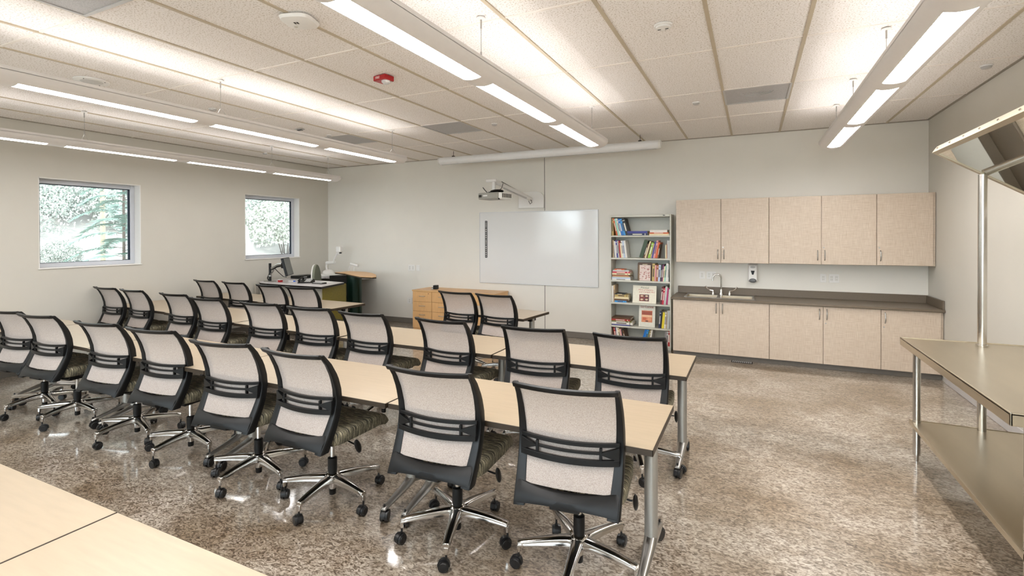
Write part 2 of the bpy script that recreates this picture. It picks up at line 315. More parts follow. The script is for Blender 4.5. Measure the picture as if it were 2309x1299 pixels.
# ------------------------------------------------------------------ outdoors seen through the windows
def hillz(x, y): 
    d_ = max(0, -9.0 - x); return -.45 + .20 * d_ + .012 * d_ * d_ + .25 * math.sin(x * .7 + y * .5) * min(1, d_ / 4)
g = G(); nx, ny = 30, 40; pts = []
for i in range(nx + 1):
    x = XL - .3 - 48 * (i / nx) ** 1.6
    for j in range(ny + 1): pts.append((x, -40 + 110 * j / ny, hillz(x, -40 + 110 * j / ny)))
g.add(pts, [(i * (ny + 1) + j, i * (ny + 1) + j + 1, (i + 1) * (ny + 1) + j + 1, (i + 1) * (ny + 1) + j) for i in range(nx) for j in range(ny)])
struct(g.obj('hillside', mat('dry_grass', srgb(120, 117, 111), .9, noise=.12, nscale=3, bump=.4, bscale=30), smooth=True), 'pale dry grassy hillside beyond the windows', 'hillside')
def leafy(seed, n, rad, ht, size):
    r = random.Random(seed); g = G()
    for _ in range(n):
        th = r.uniform(0, 6.283); ph = math.acos(r.uniform(-.6, 1)); q = r.uniform(.55, 1) ** .5 * (1 + .18 * math.sin(th * 5 + seed) * math.sin(ph * 4))
        c = Vector((rad * q * math.sin(ph) * math.cos(th), rad * q * math.sin(ph) * math.sin(th), ht * .5 + ht * .5 * q * math.cos(ph)))
        a = Vector((r.gauss(0, 1), r.gauss(0, 1), r.gauss(0, 1))).normalized(); b = a.orthogonal().normalized(); s_ = size * r.uniform(.6, 1.4)
        g.add([c - a * s_, c + b * s_ * .5, c + a * s_, c - b * s_ * .5], [(0, 1, 2, 3)])
    return g
LEAF = [mat('shrub_leaf_%s' % k, c, .7, noise=.14, nscale=6) for k, c in (('grey_green', srgb(146, 151, 143)), ('olive', srgb(146, 149, 138)), ('blue_green', srgb(140, 147, 144)))]
BARK = mat('bark', srgb(70, 62, 56), .9, noise=.2)
def thicket(seed, n, mt, name, lab):
    r = random.Random(seed); g = G()
    cl = [(-x_, y_ * x_, r.uniform(.8, 1.5)) for x_, y_ in ((r.uniform(16.5, 24), r.choice((r.uniform(.33, .58), r.uniform(.68, .95)))) for _ in range(70))]
    for _ in range(n):
        cx, cy, rad = r.choice(cl); th = r.uniform(0, 6.283); ph = math.acos(r.uniform(-.3, 1)); q = r.uniform(.6, 1) * (1 + .2 * math.sin(th * 4 + cx))
        c = Vector((cx + rad * q * math.sin(ph) * math.cos(th), cy + rad * q * math.sin(ph) * math.sin(th), hillz(cx, cy) + .1 + rad * .8 * (.35 + q * math.cos(ph))))
        a = Vector((r.gauss(0, 1), r.gauss(0, 1), r.gauss(0, 1))).normalized(); b = a.orthogonal().normalized(); s_ = .036 * r.uniform(.6, 1.5)
        g.add([c - a * s_, c + b * s_ * .5, c + a * s_, c - b * s_ * .5], [(0, 1, 2, 3)])
    return tag(g.obj(name, mt), lab, 'shrubs', kind='stuff')
thicket(40, 170000, LEAF[0], 'hillside_scrub', 'dense pale grey-green scrub covering the hillside beyond the left windows')
stem = G()
for k in range(6): stem.cyl((0, 0, -.3), (.35 * math.cos(k * 1.05), .35 * math.sin(k * 1.05), 1.0), .02, .008, 6)
stemm = stem.mesh('stem', BARK)
for n, (x, y, s_, k, lab) in enumerate(((-12.6, 4.75, .36, 1, 'low pale olive bush at the bottom of the nearer window'), (-15.2, 6.3, .4, 0, 'low grey-green bush left of the conifer in the nearer window'), (-12.4, 9.4, .30, 2, 'low blue-green bush at the bottom of the far window'), (-14.2, 12.0, 1.15, 1, 'rounded olive bush on the right in the far window'))):
    t = thing('shrub', lab, 'shrub', (x, y, hillz(x, y) - .1)); t.scale = (s_, s_, s_)
    leafy(n, 6000, 1.0, 1.7, .045).obj('foliage', LEAF[k], t); link('stem', stemm, t)
px, py = -13.4, 6.33
t = thing('utility_pole', 'tan wooden utility pole seen through the nearer window', 'pole', (px, py, hillz(px, py)))
G().cyl((0, 0, -.2), (0, 0, 7.5), .05, .042, 14).obj('shaft', mat('pole_wood', srgb(132, 120, 100), .8, noise=.1, nscale=4, stretch=(6, 6, 1)), t, smooth=True)
G().box(-.05, .05, -.9, .9, 6.7, 6.82).obj('crossarm', BARK, t)
tx, ty = -12.0, 6.05
t = thing('conifer', 'young blue-green conifer with drooping boughs beside the utility pole', 'tree', (tx, ty, hillz(tx, ty)))
G().cyl((0, 0, -.1), (0, 0, 4.6), .035, .01, 8).obj('trunk', BARK, t)
g = G(); gb = G(); rr = random.Random(5)
for k in range(70):
    z = .15 + 4.2 * (k / 70); L = 1.1 * (1 - z / 4.9) + .15; th = k * 2.4
    dx, dy = math.cos(th), math.sin(th); P_ = []
    for u in range(7):
        s_ = u / 6; P_.append(Vector((dx * L * s_, dy * L * s_, z + .12 * math.sin(s_ * 2) - .38 * L * s_ * s_)))
    gb.tube(P_, [.008 - .001 * u for u in range(7)], 4)
    for _ in range(130):
        s_ = rr.uniform(.12, 1); i_ = min(5, int(s_ * 6)); p = P_[i_].lerp(P_[i_ + 1], s_ * 6 - i_)
        sd = rr.choice((-1, 1)); side = Vector((-dy, dx, 0)) * sd * rr.uniform(.05, .26) * (1.2 - s_ * .6) + Vector((dx, dy, 0)) * .06 + Vector((0, 0, -rr.uniform(.01, .07)))
        a = p; b = p + side; wv = Vector((0, 0, .006)) + Vector((dx, dy, 0)) * .006
        g.add([a - wv, b - wv * .3, b + wv * .3, a + wv], [(0, 1, 2, 3)])
g.obj('needles', mat('conifer_needle', srgb(112, 130, 120), .7, noise=.2), t); gb.obj('boughs', BARK, t)

# ------------------------------------------------------------------ suspended lamps
def lamp(x, lenses, y0, y1, hangs, label, zb=2.70, LENSM=LENSM, TUBEM=TUBEM):
    t = thing('pendant_lamp', label, 'ceiling lamp', (x, 0, zb), 0, 'suspended linear lamps')
    HW, DP = .135, .085
    arc = lambda u: (u * HW, DP * (1 - math.sqrt(max(0, 1 - (u * .985) ** 2))) if abs(u) < 1.01 else 0)
    us = [-1 + 2 * i / 20 for i in range(21)]
    def shell(ya, yb, ulist, th=.003):
        outer = [arc(u) for u in ulist]; inner = [(a, b + th) for a, b in outer[::-1]]
        ring = outer + inner; n_ = 2 if abs(yb - ya) < .5 else 2
        return [[(a, y, b) for a, b in ring] for y in (ya, yb)]
    LU = .47
    segs = []; cur = y0
    for (a, b) in lenses: segs.append((cur, a)); cur = b
    segs.append((cur, y1))
    g = G()
    for a, b in segs: 
        if b - a > .001: g.loft(shell(a, b, us))
    lo = [u for u in us if u <= -LU + .001] + [-LU]; hi = [LU] + [u for u in us if u >= LU - .001]
    for a, b in lenses: g.loft(shell(a, b, lo)); g.loft(shell(a, b, hi))
    # rounded closed ends
    for ye, s_ in ((y0, -1), (y1, 1)):
        rings = []
        for q in range(6):
            k = math.cos(q / 5 * math.pi / 2); dy = s_ * .09 * math.sin(q / 5 * math.pi / 2); k = max(k, .03)
            rings.append([(a * k, ye + dy, DP - (DP - b) * k) for a, b in [arc(u) for u in us]])
        g.loft(rings, closed=False)
    g.box(-HW, -HW + .012, y0, y1, DP * .83, DP + .012); g.box(HW - .012, HW, y0, y1, DP * .83, DP + .012)
    g.obj('housing', LAMPH, t, smooth=True)
    for a, b in lenses:
        ul = [-LU + 2 * LU * i / 8 for i in range(9)]
        G().loft([[(p[0], y, p[1] + .004) for p in map(arc, ul)] for y in (a + .004, b - .004)], closed=False).obj('diffuser', LENSM, t, smooth=True)
        G().loft([[(p[0] * 1.02, y, p[1] + .012) for p in map(arc, ul)] + [(p[0] * 1.02, y, p[1] + .014) for p in list(map(arc, ul))[::-1]] for y in (a, b)]).obj('reflector', WHITE, t)
        lv = G(); n_ = 22
        for k in range(1, n_):
            y = a + (b - a) * k / n_; lv.loft([[(p[0], y + o_, p[1] + .0035 - .002) for p in map(arc, ul)] + [(p[0], y + o_, p[1] + .0035) for p in list(map(arc, ul))[::-1]] for o_ in (-.0012, .0012)])
        lv.obj('louver', mat('louver_white', srgb(250, 244, 232), .4, noise=.01), t)
        G().cyl((0, a, DP + .002), (0, b, DP + .002), .013, n=8).obj('tube', TUBEM, t)
    for y in hangs:
        g = G().cyl((0, y, DP + .10), (0, y, H - zb - .01), .0022, n=6); g.cyl((0, y, H - zb - .07), (0, y, H - zb - .01), .006, n=8); g.cyl((0, y, DP + .09), (0, y, DP + .13), .006, n=8)
        g.tube([(-.10, y, DP), (0, y, DP + .10), (.10, y, DP)], .0015, 5); g.obj('cable', SATIN, t)
        G().lathe([(.03, 0), (.03, -.008), (.012, -.012)], (0, y, H - zb - .001)).obj('canopy', WHITE, t)
per = 1.352
ln23 = [(-2.04 + .0, -.86), (-.76, .40), (.50, 1.66)]
def lens_run(yend, n): return sorted([(yend - 1.19 - k * per + (0 if k == 0 else 0), yend - k * per) for k in range(n)])
lamp(.845, lens_run(6.80, 6), -1.55, 6.93, (-.9, 1.6, 4.3, 5.575, 6.6), 'suspended linear lamp nearest the right wall, above the cabinets')
lamp(-1.615, lens_run(5.50, 5), -1.55, 5.64, (.3, 2.914, 5.454), 'suspended linear lamp crossing the top centre of the ceiling beside the red strobe')
lamp(-4.42, lens_run(5.48, 5), -1.55, 5.62, (.5, 3.027, 5.475), 'suspended linear lamp between the round speaker and the window wall')
lamp(-6.93, lens_run(6.80, 6), -1.55, 6.95, (.5, 3.10, 5.60, 6.78), 'suspended linear lamp hanging nearest the windows', LENSM=LENSD, TUBEM=TUBED)

# ------------------------------------------------------------------ ceiling fittings
PERF = mat('perforated_vent', srgb(176, 174, 174), .5, noise=.25, nscale=220)
for (x, y0, y1, lab, nz) in ((.040, 5.43, 6.045, 'square perforated ceiling vent above the cabinets', 1), (-3.62, 5.43, 6.045, 'square perforated ceiling vent left of the central lamp', 0), (-5.45, 5.43, 6.045, 'square perforated ceiling vent partly hidden by the left lamp', 0), (-3.62, 1.155, 1.77, 'square perforated ceiling vent at the top left edge', 0)):
    t = thing('ceiling_vent', lab, 'vent', (x, (y0 + y1) / 2, H))
    G().box(-.29, .29, -.295, .295, .002, .02).obj('face_plate', PERF, t, bevel=.002)
    g = G(); 
    for a, b, c, d_ in ((-.305, .305, -.308, -.285), (-.305, .305, .285, .308), (-.305, -.285, -.285, .285), (.285, .305, -.285, .285)): g.box(a, b, c, d_, -.004, .02)
    g.obj('frame', VENT, t)
    if nz:
        g = G(); 
        for k in range(5):
            g.tube([(math.cos(a / 10 * math.pi) * (.04 + .028 * k), -.1 + math.sin(a / 10 * math.pi) * (.04 + .028 * k), 0) for a in range(11)], .004, 5)
        g.obj('louver_ring', VENT, t)
for x, y, lab, r_ in ((-.551, 3.563, 'white round ceiling detector with two slots, largest of the plain discs', .062), (-.547, 5.789, 'small white sprinkler cap left of the cabinet vent', .04), (1.803, 5.62, 'small white sprinkler cap nearest the right wall', .045), (-2.99, 5.743, 'small white sprinkler cap just left of the central lamp', .04), (-5.444, 5.35, 'small white sprinkler cap above the end of the left lamp', .04), (-5.483, 3.663, 'small white sprinkler cap beside a hanging cable left of the red strobe', .045), (-7.6, 6.0, 'small white sprinkler cap near the window wall', .04)):
    t = thing('ceiling_detector' if r_ > .05 else 'sprinkler_cap', lab, 'detector' if r_ > .05 else 'sprinkler', (x, y, H))
    G().lathe([(r_, .002), (r_, -.006), (r_ * .94, -.010)]).obj('rim', WHITE, t, smooth=True)
    G().lathe([(r_ * .8, -.009), (r_ * .78, -.022), (r_ * .6, -.026), (.002, -.027)]).obj('cap', WHITE if r_ > .05 else VENT, t, smooth=True)
    g = G(); 
    if r_ > .05: g.box(-.035, -.015, -.004, .004, -.028, -.025).box(.015, .035, -.004, .004, -.028, -.025)
    else: g.lathe([(r_ * .84, -.0085), (r_ * .84, -.0105), (r_ * .8, -.0105)])
    g.obj('slot', SHADOWG, t)
t = thing('ceiling_speaker', 'white round ceiling speaker on a tile at upper left', 'speaker', (-5.50, 2.52, H))
G().lathe([(.135, .002), (.135, -.006), (.125, -.012), (.085, -.010)], n=32).obj('rim', WHITE, t, smooth=True)
G().lathe([(.085, -.010), (.06, -.016), (.002, -.020)], n=32).obj('grille', mat('speaker_grille', srgb(205, 203, 200), .6, noise=.15, nscale=300), t, smooth=True)
g = G()
for k in range(4): a = k * math.pi / 2 + .6; g.cyl((.11 * math.cos(a), .11 * math.sin(a), -.014), (.11 * math.cos(a), .11 * math.sin(a), -.010), .005, n=8)
g.obj('screw', SHADOWG, t)
t = thing('access_point', 'white square wireless access point with bowed edges near the top edge', 'wireless access point', (-2.70, 2.40, H), R(20))
def sq(r_, z, p=.55): return [(r_ * math.copysign(abs(math.cos(a / 28 * 6.2832)) ** p, math.cos(a / 28 * 6.2832)), r_ * math.copysign(abs(math.sin(a / 28 * 6.2832)) ** p, math.sin(a / 28 * 6.2832)), z) for a in range(28)]
G().loft([sq(.095, .0), sq(.11, -.012), sq(.10, -.03), sq(.06, -.042), sq(.01, -.044)]).obj('cover', WHITE, t, smooth=True)
G().box(-.018, -.006, -.045, -.02, -.0445, -.0415).box(.0, .012, -.045, -.02, -.0445, -.0415).obj('vent_slot', SHADOWG, t)
G().lathe([(.012, -.046), (.010, -.048), (.002, -.049)], (-.035, .02, 0), 12).obj('status_lens', GREYD, t)
t = thing('fire_strobe', 'red ceiling fire alarm strobe lettered FIRE with a clear lens', 'fire alarm', (-3.0, 3.60, H), R(-8))
G().box(-.075, .075, -.055, .055, -.045, 0).obj('body', RED, t, bevel=.006, seg=2)
G().lathe([(.04, -.044), (.038, -.06), (.024, -.072), (.002, -.075)], (.03, 0, 0), 20).obj('lens', mat('strobe_lens', (.85, .86, .88, 1), .1, .4, noise=.3, nscale=60), t, smooth=True)
textobj('lettering', 'FIRE', .03, WHITE, t, (-.02, -.0555, -.022), (R(90), 0, 0))
G().box(.035, .06, .03, .05, -.047, -.044).obj('nameplate', WHITE, t)
t = thing('ceiling_sensor', 'tiny dark ceiling sensor plate left of the middle lamps', 'sensor', (-5.486, 4.872, H))
G().box(-.06, .06, -.03, .03, -.012, 0).obj('plate', VENT, t, bevel=.002); G().box(-.04, .04, -.018, .018, -.018, -.012).obj('eye', BLACK, t)
t = thing('projection_screen', 'long white roll-up projection screen case hung under the ceiling at the far wall', 'projection screen', (-3.02, 7.3, 2.985))
G().cyl((-1.83, 0, 0), (1.83, 0, 0), .062, n=28).obj('case', SCREENW, t, smooth=True)
for s_ in (-1, 1):
    G().cyl((s_ * 1.83, 0, 0), (s_ * 1.862, 0, 0), .066, .058, n=28).obj('end_cap', WHITE, t, smooth=True)
    G().cyl((s_ * 1.57, 0, .06), (s_ * 1.57, 0, H - 2.985), .004, n=6).box(s_ * 1.57 - .02, s_ * 1.57 + .02, -.02, .02, .055, .075).obj('hanger', SHADOWG, t)
G().box(-1.8, 1.8, -.012, .012, -.068, -.058).obj('pull_bar', VENT, t)

# ------------------------------------------------------------------ far wall: board, projector, plates
t = thing('whiteboard', 'large white magnetic board mounted on the far wall under the projector', 'whiteboard', (-3.348, D, 1.485))
G().box(-1.09, 1.09, -.02, -.004, -.62, .62).obj('panel', BOARD, t)
g = G()
for a, b, c, d_ in ((-1.10, 1.10, -.635, -.62), (-1.10, 1.10, .62, .635), (-1.10, -1.09, -.62, .62), (1.09, 1.10, -.62, .62)): g.box(a, b, -.026, 0, c, d_)
g.obj('frame', mat('board_trim', srgb(214, 214, 214), .35, .3, noise=.01), t, bevel=.002)
s0 = G().box(-.985, -.94, -.0235, -.0205, -.18, .48).obj('control_strip', BLACK, t)
for k in range(19): G().box(-.972, -.953, -.0255, -.0236, -.165 + k * .034, -.145 + k * .034).obj('strip_icon', WHITE if k % 3 else VENT, s0)
t = thing('projector_mount', 'white wall plate and long angled arm carrying the projector', 'projector mount', (0, 0, 0))
pl = [(-3.66, 2.17), (-3.19, 2.17), (-3.19, 2.34)] + [(-3.19 - .12 * (1 - math.cos(a)), 2.34 + .11 * math.sin(a)) for a in (R(30), R(60), R(90))] + [(-3.60, 2.45), (-3.66, 2.40)]
G().loft([[(x, D - .001, z) for x, z in pl], [(x, D - .045, z) for x, z in pl]]).obj('wall_plate', WHITE, t, bevel=.008, seg=2)
G().tube([(-3.42, D - .04, 2.32), (-3.47, 7.62, 2.39), (-3.55, 7.15, 2.49), (-3.60, 6.9, 2.545)], .034, 14).obj('arm', WHITE, t, smooth=True)
G().cyl((-3.56, 7.15, 2.46), (-3.44, 7.75, 2.34), .02, n=10).obj('inner_arm', VENT, t)
G().cyl((-3.72, 6.87, 2.55), (-3.56, 6.9, 2.55), .027, n=14).obj('pivot', WHITE, t, smooth=True)
G().cyl((-3.61, 6.9, 2.55), (-3.61, 6.9, 2.385), .03, n=14).obj('drop_post', WHITE, t, smooth=True)
g = G(); g.tube([(-3.43, 7.88, 2.33), (-3.45, 7.75, 2.385), (-3.52, 7.45, 2.47), (-3.57, 7.1, 2.55)], .006, 6)
g.tube([(-3.56, 7.12, 2.54), (-3.5, 7.0, 2.50), (-3.5, 6.95, 2.43), (-3.55, 6.9, 2.385)], .005, 6); g.tube([(-3.40, 7.86, 2.31), (-3.37, 7.84, 2.26), (-3.40, 7.83, 2.235), (-3.44, 7.86, 2.29)], .005, 6)
g.obj('cable', BLACKG, t)
t = thing('projector', 'grey short-throw projector hanging from the wall arm above the whiteboard', 'projector', (-3.56, 6.86, 2.305), R(-10))
G().box(-.22, .16, -.15, .15, -.05, .05).obj('body', mat('projector_grey', srgb(150, 148, 140), .45, noise=.04), t, bevel=.018, seg=2)
G().box(.12, .21, -.13, .14, -.055, .045).obj('side_cheek', WHITE, t, bevel=.012)
g = G(); 
for k in range(6): g.box(.2085, .213, -.10 + k * .04, -.08 + k * .04, -.03, .03)
g.obj('vent_slot', SHADOWG, t)
G().box(-.205, -.15, -.153, -.149, -.02, .02).obj('side_grille', SHADOWG, t)
G().box(-.12, -.04, -.1525, -.149, -.006, .012).obj('badge', WHITE, t)
G().cyl((.16, -.12, -.062), (.16, -.12, -.04), .016, n=12).obj('foot', BLACK, t)
g = G().ell((.03, .0, .075), .12, .08, .03); g.box(-.1, .02, -.05, .05, .05, .07); g.obj('mount_head', BLACK, t, smooth=True)
g = G().tube([(-.12, -.05, .06), (-.16, -.06, .1), (-.19, -.07, .14)], .006, 6); g.tube([(-.1, 0, .06), (-.05, .02, .11), (.02, .0, .08)], .006, 6); g.obj('antenna_cable', BLACKG, t)
def plate(x0, x1, z0, z1, lab, kind, y=D):
    t = thing('wall_outlet', lab, 'outlet', ((x0 + x1) / 2, y, (z0 + z1) / 2)); w_, h_ = (x1 - x0) / 2, (z1 - z0) / 2
    G().box(-w_, w_, -.008, 0, -h_, h_).obj('cover_plate', WHITE, t, bevel=.002)
    n_ = {'single': 1, 'double': 2, 'blank': 0}[kind]
    for k in range(n_):
        cx = 0 if n_ == 1 else (-w_ / 2 if k == 0 else w_ / 2)
        o = G().box(cx - .017, cx + .017, -.011, -.008, -.035, .035).obj('receptacle', mat('outlet_insert', srgb(222, 220, 214), .4, noise=.01), t, bevel=.002)
        g = G()
        for zz in (-.02, .014): g.box(cx - .008, cx - .006, -.0125, -.0108, zz, zz + .009).box(cx + .006, cx + .008, -.0125, -.0108, zz, zz + .009)
        g.obj('slot', SHADOWG, o)
plate(-6.047, -5.895, 1.02, 1.136, 'white double outlet plate left of a blank plate on the far wall', 'double')
plate(-5.855, -5.775, 1.02, 1.132, 'small white blank plate right of the double outlet on the far wall', 'blank')
plate(-6.075, -5.96, .38, .493, 'white outlet plate low on the far wall beside the wooden drawers', 'single')
plate(-.708, -.634, 1.05, 1.16, 'white single outlet above the sink, left of the double one', 'single')
plate(-.603, -.481, 1.05, 1.16, 'white double outlet behind the faucet spout', 'double')
plate(.835, .907, 1.055, 1.167, 'white single outlet above the middle of the counter', 'single')
plate(.937, 1.054, 1.055, 1.169, 'white double outlet above the middle of the counter', 'double')
t = thing('soap_dispenser', 'white wall soap dispenser with a grey push lever, right of the sink', 'soap dispenser', (.01, D, 1.15))
def sp(y, w_, z0, z1): return [(-w_, y, z0), (w_, y, z0), (w_, y, z1), (-w_, y, z1)]
G().loft([sp(0, .062, -.11, .135), sp(-.06, .062, -.115, .135), sp(-.095, .052, -.10, .115)]).obj('housing', WHITE, t, bevel=.012, seg=2)
G().add([(-.026, -.0965, .045), (.026, -.0965, .045), (.010, -.0965, -.012), (-.010, -.0965, -.012), (-.026, -.09, .045), (.026, -.09, .045), (.010, -.09, -.012), (-.010, -.09, -.012)], [(0, 1, 2, 3), (4, 7, 6, 5), (0, 4, 5, 1), (1, 5, 6, 2), (2, 6, 7, 3), (3, 7, 4, 0)]).obj('sight_window', BLACK, t)
G().ell((0, -.085, -.095), .05, .035, .032, 16).obj('push_lever', mat('grey_push', srgb(110, 112, 114), .4, noise=.03), t, smooth=True)
G().ell((0, -.094, .095), .035, .006, .014, 14).obj('oval_badge', VENT, t, smooth=True)

# ------------------------------------------------------------------ cabinets
def bar_handle(p, parent, L=.13):
    x, y, z = p; pts = [(x, y, z - L / 2)] + [(x, y - .028 * math.sin(math.pi * k / 8) ** .6, z - L / 2 + L * k / 8) for k in range(1, 8)] + [(x, y, z + L / 2)]
    G().tube(pts, .0065, 8).obj('handle', SATIN, parent, smooth=True)
def cabinet(name, x0, x1, yf, z0, z1, doors, lab, upper, locks=()):
    yb_ = D - .001; t = thing(name, lab, 'cabinet', ((x0 + x1) / 2, (yf + yb_) / 2, z0), 0, 'upper wall cabinets' if upper else 'base cabinets under the worktop')
    cx, cy = (x0 + x1) / 2, (yf + yb_) / 2; X = lambda x: x - cx; Yy = yf - cy
    G().box(X(x0) + .001, X(x1) - .001, Yy + .02, yb_ - cy, 0, z1 - z0).obj('carcass', LAM, t, bevel=.001)
    for k, (a, b, hs) in enumerate(doors):
        d_ = G().box(X(a) + .0035, X(b) - .0035, Yy, Yy + .018, .002, z1 - z0 - .002).obj('door', LAM, t, bevel=.0015)
        hx = X(b) - .04 if hs > 0 else X(a) + .04; hz = .12 if upper else z1 - z0 - .10
        bar_handle((hx, Yy, hz), d_)
        if k in locks:
            lz = hz + .10 if upper else hz - .11
            G().cyl((hx - .012, Yy - .004, lz), (hx - .012, Yy, lz), .009, n=12).obj('lock', SATIN, d_)
    if not upper: pass
    return t
cabinet('wall_cabinet', -1.003, .207, 7.65, 1.308, 2.21, [(-1.003, -.395, 1), (-.395, .207, -1)], 'two-door beige wall cabinet above the sink', True, (1,))
cabinet('wall_cabinet', .207, 1.41, 7.65, 1.312, 2.21, [(.207, .815, 1), (.815, 1.41, -1)], 'two-door beige wall cabinet in the middle of the upper run', True, (1,))
cabinet('wall_cabinet', 1.41, 1.998, 7.65, 1.316, 2.21, [(1.41, 1.975, -1)], 'single-door beige wall cabinet beside the right wall', True, (0,))
bc = []
for x0, x1, drs, lab, lk in ((-1.008, .205, [(-1.008, -.40, 1), (-.40, .205, -1)], 'two-door beige base cabinet under the sink', ()), (.205, 1.402, [(.205, .806, 1), (.806, 1.402, -1)], 'two-door beige base cabinet in the middle of the lower run', (1,)), (1.402, 1.998, [(1.402, 1.975, -1)], 'single-door beige base cabinet beside the right wall', (0,))):
    t = cabinet('base_cabinet', x0, x1, 7.36, .075, .80, drs, lab, False, lk); cx = (x0 + x1) / 2; cy = (7.36 + D - .001) / 2
    G().box(x0 - cx, x1 - cx, 7.43 - cy, 7.94 - cy, -.074, 0).obj('toe_kick', BASEB, t)
t = thing('worktop', 'taupe laminate worktop with upstand running the length of the base cabinets', 'countertop', (.49, 7.65, .80))
ring = lambda x: [(x, -.32, .03), (x, -.332, .018), (x, -.332, .008), (x, -.32, .001), (x, .312, .001), (x, .312, .032), (x, -.31, .032)]
g = G()       # slab pieces around the two sink bowls
SX0, SX1, SY0, SY1 = -1.33, -.48, -.20, .20
g.loft([ring(-1.52), ring(SX0)]); g.loft([ring(SX1), ring(1.51)])
g.loft([[(x, -.32, .03), (x, -.332, .018), (x, -.332, .008), (x, -.32, .001), (x, SY0, .001), (x, SY0, .032), (x, -.31, .032)] for x in (SX0, SX1)]); g.box(SX0, SX1, SY1, .312, .001, .032)
g.obj('slab', STONE, t)
G().box(-1.50, 1.49, .292, .312, .032, .135).obj('upstand', STONE, t, bevel=.003); G().box(1.49, 1.51, -.30, .312, .032, .135).obj('side_upstand', STONE, t, bevel=.003)
t = thing('sink', 'double-bowl stainless sink set in the worktop', 'sink', (-.415, 7.65, .83))
g = G(); g.box(-.45, .45, -.225, -.195, .002, .008); g.box(-.45, .45, .13, .225, .002, .008); g.box(-.45, -.42, -.195, .13, .002, .008); g.box(.42, .45, -.195, .13, .002, .008); g.box(-.03, .03, -.195, .13, .002, .008)
g.obj('rim', STEELT, t, bevel=.002)
for s_ in (-1, 1):
    x0, x1 = (-.42, -.03) if s_ < 0 else (.03, .42); g = G()
    for a in ((x0, x0 + .003, -.195, .13), (x1 - .003, x1, -.195, .13), (x0, x1, -.195, -.192), (x0, x1, .127, .13)): g.box(a[0], a[1], a[2], a[3], -.16, .004)
    g.box(x0, x1, -.195, .13, -.163, -.16); g.obj('bowl', STEEL, t)
t = thing('faucet', 'chrome gooseneck faucet with two wrist-blade handles', 'faucet', (-.40, 7.83, .838))
G().lathe([(.03, 0), (.03, .01), (.02, .03), (.022, .06), (.014, .08)], n=16).obj('base', CHROME, t, smooth=True)
G().tube([(0, 0, .06), (0, 0, .24)] + [(-.055 + .055 * math.cos(a), -.02 * math.sin(a / 2), .24 + .055 * math.sin(a)) for a in [math.pi * k / 8 for k in range(1, 9)]] + [(-.112, -.022, .20)], .011, 10).obj('spout', CHROME, t, smooth=True)
for s_ in (-1, 1):
    h_ = G().lathe([(.022, 0), (.022, .02), (.012, .035), (.012, .055)], (s_ * .11, 0, 0), 14).obj('valve', CHROME, t, smooth=True)
    G().tube([(s_ * .11, 0, .055), (s_ * .15, -.01, .062), (s_ * .19, -.015, .085), (s_ * .21, -.02, .12)], [.009, .008, .010, .012], 8).obj('blade_handle', CHROME, h_, smooth=True)
t = thing('floor_register', 'small dark metal floor register below the sink cabinet', 'vent', (-.12, 7.36, 0))
G().box(-.13, .13, -.055, .055, 0, .005).obj('frame', SHADOWG, t)
for k in range(10): G().box(-.115 + k * .024, -.103 + k * .024, -.04, .04, .005, .008).obj('slat', VENT, t)

# ------------------------------------------------------------------ bookcase and its books
BX0, BX1, BY0, BY1, BH = -1.978, -1.070, 7.64, 7.958, 2.01
t = thing('bookcase', 'tall putty-coloured metal bookcase with six shelves of books', 'bookcase', (BX0, BY0, 0))
W_ = BX1 - BX0; DP_ = BY1 - BY0
G().box(0, .018, 0, DP_, 0, BH).obj('side_panel', SHELFM, t, bevel=.002); G().box(W_ - .018, W_, 0, DP_, 0, BH).obj('side_panel', SHELFM, t, bevel=.002)
G().box(.018, W_ - .018, DP_ - .006, DP_, 0, BH).obj('back_panel', SHELFM, t); G().box(.018, W_ - .018, 0, DP_ - .006, BH - .035, BH).obj('top_panel', SHELFM, t, bevel=.002)
SH = [1.697, 1.355, 1.013, .671, .316, .06]
for z in SH: G().box(.018, W_ - .018, 0, DP_ - .006, z - .024, z).obj('shelf', SHELFM, t, bevel=.002)
G().box(.018, W_ - .018, .02, .03, 0, .036).obj('kick_plate', SHELFM, t)
G().cyl((W_ - .10, -.002, BH - .017), (W_ - .10, 0, BH - .017), .008, n=10).box(W_ - .12, W_ - .08, -.0015, 0, BH - .020, BH - .014).obj('badge', SHADOWG, t)
CV = {}
def cover(c):
    if c not in CV: CV[c] = mat('book_cover_%d_%d_%d' % c, srgb(*c), .45, noise=.06, nscale=30)
    return CV[c]
NAMES = {}
PAL = dict(brown=(96, 66, 42), mustard=(186, 160, 96), orange=(206, 92, 38), mint=(150, 206, 190), white=(226, 222, 214), blue=(24, 108, 190), sky=(60, 150, 214), black=(34, 32, 32), indigo=(56, 60, 140), navy=(34, 44, 84), cream=(226, 210, 170), tan=(188, 160, 122), grey=(140, 134, 134), red=(170, 44, 40), lime=(150, 196, 60), green=(52, 72, 46), rust=(160, 84, 44), pink=(210, 150, 150), pale_blue=(186, 200, 220), purple=(120, 56, 100), maroon=(96, 24, 34), crimson=(190, 44, 66), yellow=(232, 210, 50), silver=(190, 190, 186), magenta=(176, 50, 104), teal=(40, 120, 130), olive=(112, 110, 60))
SN = ['top shelf', 'second shelf', 'third shelf', 'fourth shelf', 'fifth shelf', 'bottom shelf']
ORD = ['first', 'second', 'third', 'fourth', 'fifth', 'sixth', 'seventh', 'eighth', 'ninth', 'tenth', 'eleventh', 'twelfth']
